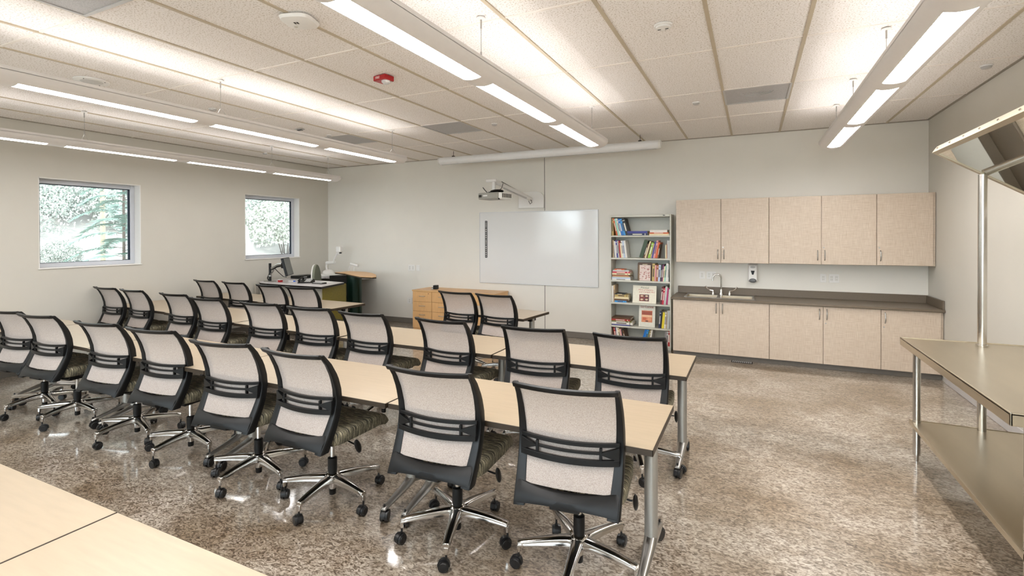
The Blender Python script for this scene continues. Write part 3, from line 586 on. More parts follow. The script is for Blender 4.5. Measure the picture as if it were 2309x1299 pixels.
def book(wd, ht, dp, col, upright=True):
    """spine toward -Y, standing on z=0, origin bottom-left"""
    e = bpy.data.objects.new('book', None); COL.objects.link(e); c = cover(PAL[col]); tt = .0022
    g = G().box(0, tt, 0, dp, 0, ht).box(wd - tt, wd, 0, dp, 0, ht).box(tt, wd - tt, 0, tt, 0, ht); g.obj('cover', c, e)
    G().box(tt, wd - tt, tt, dp - .004, .003, ht - .003).obj('pages', PAGES, e)
    lum = sum(PAL[col]); mt = cover((236, 230, 214)) if lum < 420 else cover((70, 58, 60))
    if wd > .013 and rnd.random() < .55:
        G().box(wd * .3, wd * .7, -.0006, 0, ht * .25, ht * .72).obj('spine_title', mt, e)
        if wd > .02: G().box(wd * .1, wd * .9, -.0005, 0, ht * .86, ht * .89).obj('spine_band', mt, e)
    return e
def row(shelf, xstart, items, lean, where, nm):
    """items = (thickness, height, colour). lean>0 leans to the left (top goes left)"""
    x = xstart; z = SH[shelf]
    for i, (wd, ht, col) in enumerate(items):
        ln = lean[i] if isinstance(lean, (list, tuple)) else lean
        o = book(wd, ht, rnd.uniform(.19, .235), col); a = R(ln)
        if ln >= 0: o.location = (x, BY0 + .03 + rnd.uniform(0, .012), z + wd * 0); o.rotation_euler = (0, -a, 0); o.location[2] += 0
        else:       # pivot on bottom-right corner
            o.location = (x, BY0 + .03, z + wd * math.sin(-a)); o.rotation_euler = (0, -a, 0)
        tag(o, '%s %s book, %s in %s, %s' % (('leaning' if abs(ln) > 2 else 'upright'), col.replace('_', ' '), ORD[i], where, SN[shelf]), 'book', nm)
        x += wd / max(.5, math.cos(a)) + .0015
def stack(shelf, x0, items, nm, where):
    z = SH[shelf]; n = len(items)
    for i, (th, ln, dp, col, dx) in enumerate(items):
        o = book(th, ln, dp, col); o.rotation_euler = (R(0), R(90), 0)      # lie flat: height runs along +X
        o.location = (x0 + dx, BY0 + .022 + rnd.uniform(0, .01), z + th)
        pos = 'lying at the bottom' if i == 0 else ('lying on top' if i == n - 1 else 'lying %s from the bottom' % ORD[i])
        tag(o, '%s book %s of %s on the %s' % (col.replace('_', ' '), pos, where, SN[shelf]), 'book', nm); z += th + .0005
bx = lambda c: -2.078 + c * .0008626
bx2 = lambda c: -2.078 + c * .000913
row(0, bx(142), [(.026, .268, 'mustard')], 0, 'the far left corner', 'books on the top shelf')
row(0, bx(222), [(.022, .27, 'orange'), (.028, .265, 'mint'), (.022, .268, 'white'), (.034, .262, 'blue'), (.030, .262, 'sky'), (.045, .262, 'black')], [12, 12.5, 13, 13.5, 14, 15], 'the leaning row', 'books on the top shelf')
stack(0, bx(425), [(.034, .30, .21, 'navy', 0), (.032, .30, .21, 'indigo', -.005)], 'books on the top shelf', 'the left pile')
stack(0, bx(800), [(.024, .29, .21, 'cream', 0), (.020, .28, .2, 'orange', .0), (.036, .25, .2, 'white', .01)], 'books on the top shelf', 'the right pile')
row(1, bx(158), [(.016, .27, 'tan'), (.018, .268, 'grey'), (.024, .255, 'white'), (.022, .27, 'indigo'), (.018, .262, 'silver'), (.020, .262, 'red'), (.020, .225, 'cream'), (.022, .262, 'white'), (.020, .262, 'pale_blue'), (.028, .265, 'white')], [1, 4, 5, 5, 5, 5, 6, 6, 6, 7], 'the left row', 'books on the second shelf')
row(1, bx(625), [(.055, .275, 'green'), (.020, .225, 'brown'), (.020, .262, 'cream'), (.022, .23, 'brown'), (.032, .238, 'lime'), (.018, .225, 'tan'), (.020, .25, 'indigo'), (.026, .27, 'pink'), (.032, .24, 'orange'), (.016, .21, 'brown')], [-17, -17, -17, -16, -14, -13, -12, -12, -12, -8], 'the right leaning row', 'books on the second shelf')
row(1, bx(1066), [(.018, .20, 'cream'), (.008, .22, 'rust'), (.038, .265, 'silver'), (.012, .24, 'red')], 0, 'the upright group at the right end', 'books on the second shelf')
stack(2, bx(142), [(.02, .285, .22, 'white', 0), (.022, .285, .23, 'pale_blue', 0), (.018, .27, .22, 'tan', .005), (.018, .245, .2, 'rust', .01), (.026, .275, .22, 'cream', .005), (.024, .27, .22, 'crimson', .01), (.022, .25, .2, 'silver', .015), (.014, .15, .18, 'orange', .04)], 'piled books on the third shelf', 'the pile')
row(2, bx(842), [(.038, .262, 'mustard'), (.020, .24, 'pink'), (.026, .245, 'rust'), (.030, .245, 'pale_blue'), (.018, .235, 'black'), (.018, .25, 'purple'), (.018, .225, 'cream'), (.018, .24, 'mint'), (.030, .27, 'white'), (.014, .25, 'silver')], [-2.2, -2.2, -3, -3.5, -4, -4.5, -5, -5, -3, -1.5], 'the right row', 'books on the third shelf')
stack(3, bx2(182), [(.026, .18, .2, 'sky', 0), (.026, .215, .2, 'brown', -.005), (.030, .215, .2, 'cream', 0), (.034, .2, .2, 'mustard', .005), (.014, .16, .18, 'black', 0)], 'piled books on the fourth shelf', 'the pile')
row(3, bx2(122), [(.034, .25, 'white'), (.020, .262, 'tan')], 0, 'the upright pair at the left end', 'books on the fourth shelf')
row(3, bx2(925), [(.026, .262, 'maroon'), (.024, .245, 'crimson'), (.030, .27, 'silver'), (.026, .25, 'magenta'), (.030, .23, 'white')], [-6, -6, -6, -5, -3], 'the right row', 'books on the fourth shelf')
stack(4, bx2(122), [(.016, .29, .24, 'indigo', .0), (.034, .33, .25, 'white', 0), (.022, .31, .25, 'olive', .0), (.022, .29, .24, 'red', .0), (.024, .30, .25, 'brown', .0)], 'piled books on the fifth shelf', 'the pile')
row(4, bx2(900), [(.022, .255, 'navy'), (.020, .245, 'black'), (.034, .24, 'yellow'), (.022, .245, 'white'), (.014, .25, 'tan'), (.034, .27, 'silver')], [-5, -5, -5, -4, -3, -2], 'the right row', 'books on the fifth shelf')
row(5, bx2(190), [(.026, .22, 'red'), (.018, .225, 'navy'), (.024, .225, 'white'), (.026, .215, 'cream'), (.022, .20, 'pink'), (.022, .19, 'black'), (.020, .185, 'brown')], [9, 9, 10, 11, 11, 12, 13], 'the left leaning row', 'books on the bottom shelf')
row(5, bx2(620), [(.03, .225, 'blue'), (.03, .225, 'sky'), (.022, .215, 'olive'), (.022, .215, 'cream'), (.022, .22, 'white')], [-16, -16, -14, -12, -10], 'the middle leaning row', 'books on the bottom shelf')
row(5, bx2(990), [(.024, .22, 'grey'), (.026, .215, 'silver'), (.03, .235, 'red')], [-4, -3, 0], 'the right end group', 'books on the bottom shelf')
def faced(name, x0, x1, shelf, z1, thick, lab, col, lean=12):
    z0 = SH[shelf]; t = thing(name, lab, 'book', ((x0 + x1) / 2, BY0 + .06, z0 + .001)); t.rotation_euler = (R(-lean), 0, 0)
    w_ = (x1 - x0) / 2; h_ = z1 - z0
    G().box(-w_, w_, 0, .002, 0, h_).obj('front_cover', cover(PAL[col]) if isinstance(col, str) else cover(col), t)
    G().box(-w_ + .003, w_ - .003, .002, .002 + thick, .003, h_ - .003).obj('pages', PAGES, t); G().box(-w_, w_, .002 + thick, .004 + thick, 0, h_).obj('back_cover', cover((200, 190, 170)), t)
    return t, w_, h_
t, w_, h_ = faced('cookbook', bx2(472), bx2(858), 3, SH[3] + .268, .012, 'wide cream spiral cookbook displayed face out on the fourth shelf', (226, 220, 200))
INK = cover((60, 72, 44)); RINK = cover((186, 92, 84))
textobj('title', 'Practical', .036, INK, t, (.0, -.0008, h_ - .034), (R(90), 0, 0), shear=.3, extrude=.0008)
textobj('title', "Hors d'Oeuvre", .036, RINK, t, (.015, -.0008, h_ - .066), (R(90), 0, 0), shear=.3, extrude=.0008)
textobj('title', 'and Canapé Art', .036, RINK, t, (.03, -.0008, h_ - .098), (R(90), 0, 0), shear=.3, extrude=.0008)
o = G().box(-.075, .07, -.0012, 0, .03, .132).obj('picture_panel', cover((150, 40, 50)), t)
for a, b in ((-.07, .087), (.001, .087), (-.07, .034), (.001, .034)):
    G().box(a, a + .065, -.0022, -.0012, b, b + .044).obj('photo', cover((110, 66, 44)) if a < 0 else cover((54, 44, 40)), o); G().ell((a + .033, -.0024, b + .022), .022, .0012, .012, 10).obj('plate', cover((214, 180, 150)), o)
g = G()
for k in range(16): g.cyl((-w_ - .003, .006, .02 + k * .015), (-w_ + .006, -.002, .02 + k * .015), .0016, n=5)
g.obj('spiral_binding', BLACK, t)
t, w_, h_ = faced('cookbook', bx2(575), bx2(838), 4, SH[4] + .322, .018, 'upright white cookbook with a kitchen picture face out on the fifth shelf', (216, 214, 200), 8)
textobj('title', 'La Cucina', .05, cover((176, 74, 60)), t, (0, -.0008, h_ - .022), (R(90), 0, 0), extrude=.0008, sx=.95)
o = G().box(-.08, .08, -.0012, 0, .07, .245).obj('picture_panel', cover((206, 130, 92)), t)
for (a, b, c, d_, cl) in ((-.075, .075, .18, .235, (150, 66, 40)), (-.075, .075, .145, .178, (226, 180, 140)), (-.06, -.01, .10, .14, (196, 96, 60)), (.01, .06, .095, .135, (222, 150, 110)), (-.02, .02, .08, .095, (80, 40, 30))): G().box(a, b, -.002, -.0012, c, d_).obj('picture_detail', cover(cl), o)
t, w_, h_ = faced('cookbook', bx(605), bx(812), 2, SH[2] + .235, .02, 'brown cookbook with a white flowered jacket face out on the third shelf', (216, 196, 186), 5)
g = G(); rr = random.Random(2)
for k in range(26): g.ell((rr.uniform(-w_ + .02, w_ - .012), -.001, rr.uniform(.02, h_ - .02)), rr.uniform(.006, .014), .001, rr.uniform(.005, .012), 7, 4)
g.obj('jacket_flowers', cover((176, 120, 110)), t)['kind'] = 'stuff'; G().box(-w_, -w_ + .016, -.0012, 0, 0, h_).obj('jacket_flap', cover((120, 90, 44)), t)
t = thing('serving_tray', 'dark brown tray standing behind the flowered cookbook on the third shelf', 'tray', ((bx(575) + bx(835)) / 2, BY0 + .115, SH[2] + .001)); t.rotation_euler = (R(-6), 0, 0)
def rr_poly(w_, h_, r_, n=5):
    P = []
    for cx, cz, a0 in ((w_ - r_, r_, -90), (w_ - r_, h_ - r_, 0), (-w_ + r_, h_ - r_, 90), (-w_ + r_, r_, 180)):
        for k in range(n): a = R(a0 + 90 * k / (n - 1)); P.append((cx + r_ * math.cos(a), cz + r_ * math.sin(a)))
    return P
pp = rr_poly(.112, .272, .02)
G().loft([[(x, 0, z) for x, z in pp], [(x, .012, z) for x, z in pp]]).obj('base', cover(PAL['brown']), t); G().box(-.04, .035, -.002, 0, .238, .247).obj('hand_slot', cover(PAL['cream']), t)

# ------------------------------------------------------------------ wooden drawer unit
CX0, CW = -5.547, .4165
t = thing('drawer_cabinet', 'long honey-wood drawer cabinet against the far wall left of the whiteboard', 'cabinet', (CX0, 7.42, 0))
Wd = CW * 4
G().box(0, Wd, .02, .53, 0, .70).obj('carcass', MAPLED, t, bevel=.002); G().box(-.008, Wd + .008, -.006, .535, .70, .724).obj('top', MAPLED, t, bevel=.002)
for k in range(4):
    for (z0, z1) in ((.045, .345), (.35, .515), (.52, .696)):
        d_ = G().box(k * CW + .004, (k + 1) * CW - .004, .0, .019, z0, z1).obj('drawer', MAPLED, t, bevel=.0015)
        cx = k * CW + CW / 2; zc = z1 - .06 if z1 < .4 else (z0 + z1) / 2 + .01
        G().tube([(cx - .065, 0, zc), (cx - .05, -.022, zc + .002), (cx, -.026, zc + .003), (cx + .05, -.022, zc + .002), (cx + .065, 0, zc)], .005, 8).obj('handle', SATIN, d_, smooth=True)
        if z1 > .6 and k % 2 == 0: G().cyl((cx + .14, -.002, z1 - .03), (cx + .14, 0, z1 - .03), .008, n=10).obj('lock', SHADOWG, d_)
t = thing('pencil_sharpener', 'small black and white electric sharpener on top of the wooden drawers', 'pencil sharpener', (-5.22, 7.66, .7245), R(8))
G().box(-.02, .05, -.05, .05, 0, .075).obj('body', BLACK, t, bevel=.01, seg=2); G().box(-.06, -.02, -.04, .04, 0, .028).obj('shavings_tray', BLACK, t, bevel=.004)
G().ell((-.03, 0, .045), .022, .035, .02, 10).obj('dome', WHITE, t, smooth=True); G().box(-.055, -.02, -.0415, -.04, .006, .022).obj('label_plate', WHITE, t)

# ------------------------------------------------------------------ classroom tables
LEGH = .70
def caster_mesh(r, name='caster'):
    g = G(); g.cyl((0, 0, r * 1.2), (0, 0, r * 2 + .035), .006, n=8)
    for s_ in (-1, 1):
        g.cyl((s_ * .006, .012, r), (s_ * .022, .012, r), r, r * .96, 16); g.cyl((s_ * .022, .012, r), (s_ * .025, .012, r), r * .78, r * .7, 16)
    arc_ = [(math.cos(a), math.sin(a)) for a in [R(-10 + 20 * k) for k in range(11)]]
    g.loft([[(x_, .012 + (r + .004) * c, r + (r + .004) * s) for c, s in arc_] + [(x_, .012 + (r - .004) * c, r + (r - .004) * s) for c, s in arc_[::-1]] for x_ in (-.010, .010)])
    return g.mesh(name, BLACKG, smooth=True)
CAST_T = caster_mesh(.036); CAST_C = caster_mesh(.029)
col_m = G().loft([[(.034 * math.cos(a * 6.2832 / 16), .030 * math.sin(a * 6.2832 / 16), z) for a in range(16)] for z in (.15, .705)]).mesh('leg_column', mat('leg_silver', srgb(168, 166, 160), .38, .7, noise=.03), smooth=True)
def foot_mesh():
    g = G(); rings = []
    for k in range(-8, 9):
        u = k / 8; y = .275 * u; top = .175 - .085 * abs(u) ** .8; bot = .135 - .062 * abs(u) ** .9; wd = .034 - .016 * abs(u)
        if k == 0: top = .19
        rings.append([(-wd, y, bot), (wd, y, bot), (wd, y, (top + bot) / 2), (wd * .55, y, top), (-wd * .55, y, top), (-wd, y, (top + bot) / 2)])
    g.loft(rings); return g.mesh('foot', SATIN, bevel=.003, smooth=True)
FOOT = foot_mesh()
TOPH, TT = .737, .028
def table(x0, x1, yn, yf, label, rotz=0, group='student tables'):
    cx, cy = (x0 + x1) / 2, (yn + yf) / 2; t = thing('student_table', label, 'table', (cx, cy, 0), rotz, group); w_, d_ = (x1 - x0) / 2 - .002, (yf - yn) / 2
    G().box(-w_ + .003, w_ - .003, -d_ + .003, d_ - .003, TOPH - TT, TOPH).obj('tabletop', MAPLE, t)
    g = G()
    for a in ((-w_, w_, -d_, -d_ + .004), (-w_, w_, d_ - .004, d_), (-w_, -w_ + .004, -d_, d_), (w_ - .004, w_, -d_, d_)): g.box(a[0], a[1], a[2], a[3], TOPH - TT - .002, TOPH - .0008)
    g.obj('edge_band', EDGE, t, bevel=.0012)
    G().box(-w_ + .09, w_ - .09, -.03, .03, TOPH - TT - .05, TOPH - TT - .012).obj('support_rail', SATIN, t, bevel=.004)
    for s_ in (-1, 1):
        x = s_ * (w_ - .068)
        link('leg_column', col_m, t, (x, 0, 0)); f_ = link('foot', FOOT, t, (x, 0, 0)); 
        G().box(x - .03, x + .03, -.17, .17, TOPH - TT - .012, TOPH - TT - .0005).box(x - .022, x + .022, -.06, .06, TOPH - TT - .045, TOPH - TT - .012).obj('bracket', BLACK, t)
        for q in (-1, 1):
            c = link('caster', CAST_T, t, (x, q * .262, 0)); c.rotation_euler[2] = rnd.uniform(-.5, .5) + (0 if q < 0 else math.pi)
    return t
JN = [-.395, -1.898, -3.54, -5.18, -6.72, -8.125]
nth = ['right-hand end table', 'second table from the right', 'middle table', 'second table from the left', 'left-hand end table by the window wall']
for k, (dy, rz) in enumerate(((0, 0), (-.01, 0), (.01, -1), (.045, -1), (.06, 0))): table(JN[k + 1] + .002, JN[k] - .002, 2.295 + dy, 2.955 + dy, 'maple-topped %s of the nearest full row of chairs' % nth[k], R(rz))
for k, (dy, rz) in enumerate(((0, 0), (.0, 0), (.06, -3.2), (.19, -4.8), (.31, -2.5))): table(JN[k + 1] + .004, JN[k] - .004, 3.585 + dy, 4.25 + dy, 'maple-topped %s of the middle row' % nth[k], R(rz))
table(-6.55, -5.0, 4.99, 5.60, 'maple-topped table of the far left row beside the instructor desk', R(-2.5)); table(-8.11, -6.56, 5.09, 5.70, 'maple-topped table of the far left row nearest the window wall', R(-2.5))
table(-3.50, -2.34, 5.33, 5.98, 'short maple-topped table alone in front of the whiteboard', R(-6))
for k, (a, b) in enumerate(((-2.005, -.42), (-3.61, -2.005), (-5.2, -3.61))): table(a, b, .32, .985, ['maple-topped table closest to the viewpoint, right of the joint at lower left', 'maple-topped table in the lower left corner, left of the joint', 'maple-topped table off the lower left edge, behind the row of chairs'][k])

# ------------------------------------------------------------------ mesh-back task chairs
PR = [(-.314, 1.02), (-.266, .96), (-.226, .88), (-.203, .80), (-.196, .73), (-.212, .65), (-.252, .56), (-.298, .48), (-.315, .448)]
def yb(z):
    for (y1, z1), (y0, z0) in zip(PR, PR[1:]):
        if z0 <= z <= z1: k = (z - z0) / (z1 - z0); return y0 + (y1 - y0) * k
    return PR[0][0] if z > PR[0][1] else PR[-1][0]
def hw(z): return .244 + .008 * math.sin((z - .448) / .572 * math.pi)
BOW = .035
def S(u, z, off=0): return Vector((u * hw(z), yb(z) - BOW * (1 - u * u) * (1 if z > .56 else .8) + off, z))
def chair_parts():
    P = {}
    g = G()                                    # side rails
    for s_ in (-1, 1):
        rings = []
        for k in range(19):
            z = .448 + .572 * k / 18; lo = 1 - k / 18; wd = .026 + .032 * lo ** 1.0; dp = .022 + .012 * min(1, (1.02 - z) / .15) + .020 * max(0, (.70 - z) / .25)
            x1 = hw(z) + .004; y0 = yb(z); xs_ = [x1 - wd, x1 - .006, x1, x1 - .002, x1 - wd + .004]; ys_ = [y0 - .004, y0 - .010, y0 + .006, y0 + dp, y0 + dp]
            rings.append([(s_ * a, b, z) for a, b in zip(xs_, ys_)])
        g.loft(rings)
    # top rail
    rings = []
    for k in range(17):
        u = -1 + 2 * k / 16; p = S(u, 1.02); x, y = p.x, p.y; dz = -.004 * (1 - u * u)
        rings.append([(x, y - .006, .998 + dz), (x, y + .024, .998 + dz), (x, y + .022, 1.014 + dz), (x, y - .006, 1.026 + dz), (x, y - .022, 1.022 + dz)])
    g.loft(rings)
    # bottom band
    rings = []
    for k in range(17):
        u = -1 + 2 * k / 16; zb_ = .474 - .018 * u ** 2; zt = .526 + .022 * abs(u) ** 2.2
        a = S(u * .97, zt); b = S(u * .97, max(zb_, .448))
        rings.append([(b.x, b.y - .006, zb_), (b.x, b.y + .03, zb_ + .004), (a.x, a.y + .03, zt - .004), (a.x, a.y - .004, zt), (a.x, (a.y + b.y) / 2 - .016, (zt + zb_) / 2)])
    g.loft(rings); P['back_frame'] = g.mesh('back_frame', BLACK, bevel=.002, smooth=True)
    g = G(); n1, n2 = 14, 16; vs = []
    for i in range(n2 + 1):
        for j in range(n1 + 1):
            z = .535 + (1.006 - .535) * i / n2; u = (-1 + 2 * j / n1) * (1 - .022 / hw(z)); vs.append(S(u, z, .010))
    g.add(vs, [(i * (n1 + 1) + j, i * (n1 + 1) + j + 1, (i + 1) * (n1 + 1) + j + 1, (i + 1) * (n1 + 1) + j) for i in range(n2) for j in range(n1)])
    P['mesh_panel'] = g.mesh('mesh_panel', MESHM, smooth=True)
    g = G()                                    # lumbar bars
    for z0, z1, e in ((.738, .756, .0), (.706, .717, 0), (.656, .684, 0)):
        rings = []
        for k in range(15):
            u = -.93 + 1.86 * k / 14; sag = -.010 * (1 - u * u); a = S(u, z0); rings.append([(a.x, a.y - .018, z0 + sag), (a.x, a.y - .002, z0 + sag), (a.x, a.y - .002, z1 + sag), (a.x, a.y - .018, z1 + sag)])
        g.loft(rings)
    for ua, ub in ((-.93, -.62), (.62, .93)):
        rings = []
        for k in range(5):
            u = ua + (ub - ua) * k / 4; q = (abs(u) - .62) / .31; a = S(u, .70); h_ = .005 + .026 * q; rings.append([(a.x, a.y - .024, .706 - h_), (a.x, a.y - .002, .706 - h_), (a.x, a.y - .002, .706 + h_), (a.x, a.y - .024, .706 + h_)])
        g.loft(rings)
    for s_ in (-1, 1):
        for u in (.60,): a = S(s_ * u, .70); g.box(a.x - .006, a.x + .006, a.y - .02, a.y - .003, .668, .730)
    P['lumbar_support'] = g.mesh('lumbar_support', BLACK, bevel=.001, smooth=True)
    # seat cushion
    def sec(y):
        k = (y + .215) / .49; wd = .260 - .03 * max(0, (k - .6) / .4) ** 2 - .02 * max(0, (.15 - k) / .15) ** 2
        drop = .05 * max(0, (k - .72) / .28) ** 2; top = .540 - drop; bot = .462 - drop * .75
        if k > .93: q = (k - .93) / .07; top -= .012 * q * q; bot += .018 * q * q
        P_ = []
        for cx, cz, a0 in ((wd - .02, bot + .018, -90), (wd - .02, top - .022, 0), (-wd + .02, top - .022, 90), (-wd + .02, bot + .018, 180)):
            for j in range(5): a = R(a0 + 22.5 * j); P_.append((cx + .02 * math.cos(a), y, cz + .02 * math.sin(a)))
        return P_
    P['seat_cushion'] = G().loft([sec(-.215 + .49 * k / 16) for k in range(17)]).mesh('seat_cushion', SEAT, bevel=.004, smooth=True, seg=2)
    g = G(); g.loft([[(-.20, -.15, .448), (.20, -.15, .448), (.21, .18, .438), (-.21, .18, .438)], [(-.20, -.15, .462), (.20, -.15, .462), (.21, .18, .455), (-.21, .18, .455)]])
    g.box(-.07, .07, -.10, .12, .385, .45); g.loft([[(-.07, -.325, .455), (.07, -.325, .455), (.07, -.325, .49), (-.07, -.325, .49)], [(-.06, -.08, .395), (.06, -.08, .395), (.06, -.08, .44), (-.06, -.08, .44)]])
    P['seat_pan'] = g.mesh('seat_pan', BLACK, bevel=.004, smooth=True)
    g = G().cyl((0, 0, .27), (0, 0, .40), .014, n=14); P['gas_cylinder'] = g.mesh('gas_cylinder', CHROME, smooth=True)
    g = G().lathe([(.026, .165), (.03, .20), (.029, .27), (.022, .275)], n=18); P['column_tip'] = G().lathe([(.019, .035), (.021, .04), (.021, .072)], n=16).mesh('column_tip', BLACK, smooth=True); P['column_cover'] = g.mesh('column_cover', BLACK, smooth=True)
    g = G().lathe([(.045, .118), (.05, .13), (.048, .165), (.034, .178)], n=20); g.lathe([(.020, .07), (.024, .09), (.024, .12)], n=16)
    for k in range(5):
        a = R(72 * k); M = Matrix.Rotation(a, 4, 'Z'); gg = G(); rings = []
        for q in range(9):
            s_ = q / 8; x = .03 + .285 * s_; top = .168 - .028 * s_ ** 1.8; th = .048 - .021 * s_; wd = .030 - .012 * s_
            rings.append([(x, -wd, top - th), (x, wd, top - th), (x, wd, top - .006), (x, wd * .45, top), (x, -wd * .45, top), (x, -wd, top - .006)])
        gg.loft(rings); gg.loft([[(.300, -.014, .12), (.318, -.012, .12), (.318, .012, .12), (.300, .014, .12)], [(.303, -.010, .082), (.318, -.010, .082), (.318, .010, .082), (.303, .010, .082)]])
        gg.xf(M); g.add(gg.v, gg.f)
    P['star_base'] = g.mesh('star_base', CHROME, bevel=.0025, smooth=True)
    g = G().tube([(.06, -.04, .43), (.19, -.06, .435), (.26, -.065, .425), (.275, -.065, .425)], .005, 8)
    gg = G().ell((0, 0, 0), .013, .022, .05, 12); gg.xf(Matrix.Translation((.29, -.075, .425)) @ Matrix.Rotation(R(24), 4, 'X')); g.add(gg.v, gg.f); P['height_lever'] = g.mesh('height_lever', BLACK, smooth=True)
    return P
CP = chair_parts()
def chair(label, group):
    t = thing('task_chair', label, 'chair', (0, 0, 0), 0, group)
    for k in ('back_frame', 'mesh_panel', 'lumbar_support', 'seat_cushion', 'seat_pan', 'gas_cylinder', 'column_cover', 'column_tip', 'star_base', 'height_lever'): link(k, CP[k], t)
    for k in range(5): c = link('caster', CAST_C, t, (.31 * math.cos(R(72 * k)), .31 * math.sin(R(72 * k)), 0))
    return t
def place(src, x, ytop, rot, label, group, basea=-82):
    t = copy_tree(src) if src.get('used') else src; src['used'] = 1
    if 'used' in t and t is not src: del t['used']
    a = R(rot); t.location = (x - .29 * math.sin(a) * 1, ytop + .29 * math.cos(a), 0); t.rotation_euler[2] = a; t['label'] = label; t['group'] = group
    sb = R(basea + rnd.uniform(-14, 14)) - a; k = 0
    for c in t.children:
        if c.name.startswith('star_base'): c.rotation_euler[2] = sb
        if c.name.startswith('caster'):
            c.location = (.31 * math.cos(sb + R(72 * k)), .31 * math.sin(sb + R(72 * k)), 0); c.rotation_euler[2] = rnd.uniform(0, 6.28); k += 1
    return t
src = chair('', '')
o10 = ['first', 'second', 'third', 'fourth', 'fifth', 'sixth', 'seventh', 'eighth', 'ninth', 'tenth']
R1 = [(q * y, y, a) for q, y, a in ((-.354, 2.166, 6), (-.698, 2.145, 3), (-1.152, 2.13, -1), (-1.462, 2.13, 6), (-1.817, 2.205, 5), (-2.152, 2.19, 5), (-2.594, 2.185, 5), (-2.872, 2.18, 6))]
R2 = [(q * y, y, a) for q, y, a in ((-.221, 3.45, 2), (-.428, 3.445, 5), (-.665, 3.45, -4), (-.908, 3.46, 0), (-1.094, 3.50, 4), (-1.292, 3.53, 3), (-1.536, 3.55, 1), (-1.697, 3.67, -1), (-1.932, 3.72, -2), (-2.099, 3.74, -1))]
R3 = [(-5.44, 4.83, 1), (-6.08, 4.86, -3), (-6.95, 4.95, -3), (-7.68, 4.985, -3)]
R4 = [(-2.70, 5.16, -7), (-3.26, 5.22, -7)]
def rowc(lst, name, grp):
    for i, (x, y, r_) in enumerate(lst):
        pos = 'at the right-hand end' if i == 0 else ('at the left-hand end' if i == len(lst) - 1 else '%s from the right' % o10[i])
        place(src, x, y, r_, 'black-framed task chair with pale mesh back, %s of the %s' % (pos, name), grp)
rowc(R1, 'nearest row', 'task chairs in the nearest row'); rowc(R2, 'middle row', 'task chairs in the middle row'); rowc(R3, 'far left row', 'task chairs in the far left row')
place(src, R4[0][0], R4[0][1], R4[0][2], 'black-framed task chair, right one of the pair at the lone short table', 'task chairs at the lone table'); place(src, R4[1][0], R4[1][1], R4[1][2], 'black-framed task chair, left one of the pair at the lone short table', 'task chairs at the lone table')

del src['used']

# ------------------------------------------------------------------ instructor desk in the far left corner
t = thing('instructor_desk', 'L-shaped instructor desk with dark edges and olive side panel in the far left corner', 'desk', (0, 0, 0))
DZ = .88
poly = [(-8.10, 6.42), (-8.02, 6.20), (-7.85, 6.08), (-7.6, 6.02), (-6.27, 5.98), (-6.50, 6.72), (-7.0, 6.80), (-8.10, 6.80)]
def inset(p, k):
    cx = sum(a for a, b in p) / len(p); cy = sum(b for a, b in p) / len(p); return [(cx + (a - cx) * (1 - k), cy + (b - cy) * (1 - k)) for a, b in p]
G().prism(inset(poly, .004), DZ - .02, DZ + .001).obj('work_surface', DESKT, t); G().prism(poly, DZ - .034, DZ - .004).obj('edge_band', BLACK, t)
G().box(-7.9, -6.42, 6.12, 6.15, .05, DZ - .034).obj('modesty_panel', GREYD, t)
G().loft([[(-6.42, 6.14, .04), (-6.40, 6.14, .04), (-6.40, 6.14, DZ - .034), (-6.42, 6.14, DZ - .034)], [(-6.60, 6.85, .04), (-6.58, 6.85, .04), (-6.58, 6.85, DZ - .034), (-6.60, 6.85, DZ - .034)]]).obj('side_panel', OLIVE, t)
G().box(-8.08, -8.05, 6.15, 7.9, .05, DZ - .034).obj('end_panel', GREYD, t)
G().box(-8.10, -6.85, 7.45, 7.93, DZ - .03, DZ).obj('return_surface', DESKT, t, bevel=.004); G().box(-8.10, -7.7, 6.80, 7.45, DZ - .03, DZ).obj('link_surface', DESKT, t, bevel=.004)
G().box(-7.5, -7.2, 7.5, 7.9, .05, DZ - .03).obj('rack_cabinet', BLACK, t)
t2 = thing('lectern', 'curved maple lectern top on a dark green round column beside the instructor desk', 'lectern', (-6.72, 7.2, 0))
G().cyl((0, 0, .02), (0, 0, .985), .14, n=28).obj('column', GREENC, t2, smooth=True); G().lathe([(.25, 0), (.25, .015), (.15, .03)], n=28).obj('base_plate', BLACK, t2)
lp = [(-.42, -.05), (-.05, -.17), (.35, -.42), (.72, -.62), (.98, -.62), (1.0, -.55), (.70, -.20), (.35, .10), (.0, .3), (-.42, .32)]
G().prism(lp, .99, 1.01).obj('top', MAPLED, t2); G().prism([(a * 1.008, b * 1.008) for a, b in lp], .982, 1.002).obj('edge_band', EDGE, t2)
G().box(-.5, .0, -.12, .2, .80, .95).obj('equipment_box', BLACK, t2, bevel=.004)
g = G()
for i in range(16):
    for j in range(3): g.box(-.46 + i * .028, -.445 + i * .028, -.124, -.12, .83 + j * .035, .85 + j * .035)
g.obj('vent_slot', SHADOWG, t2)
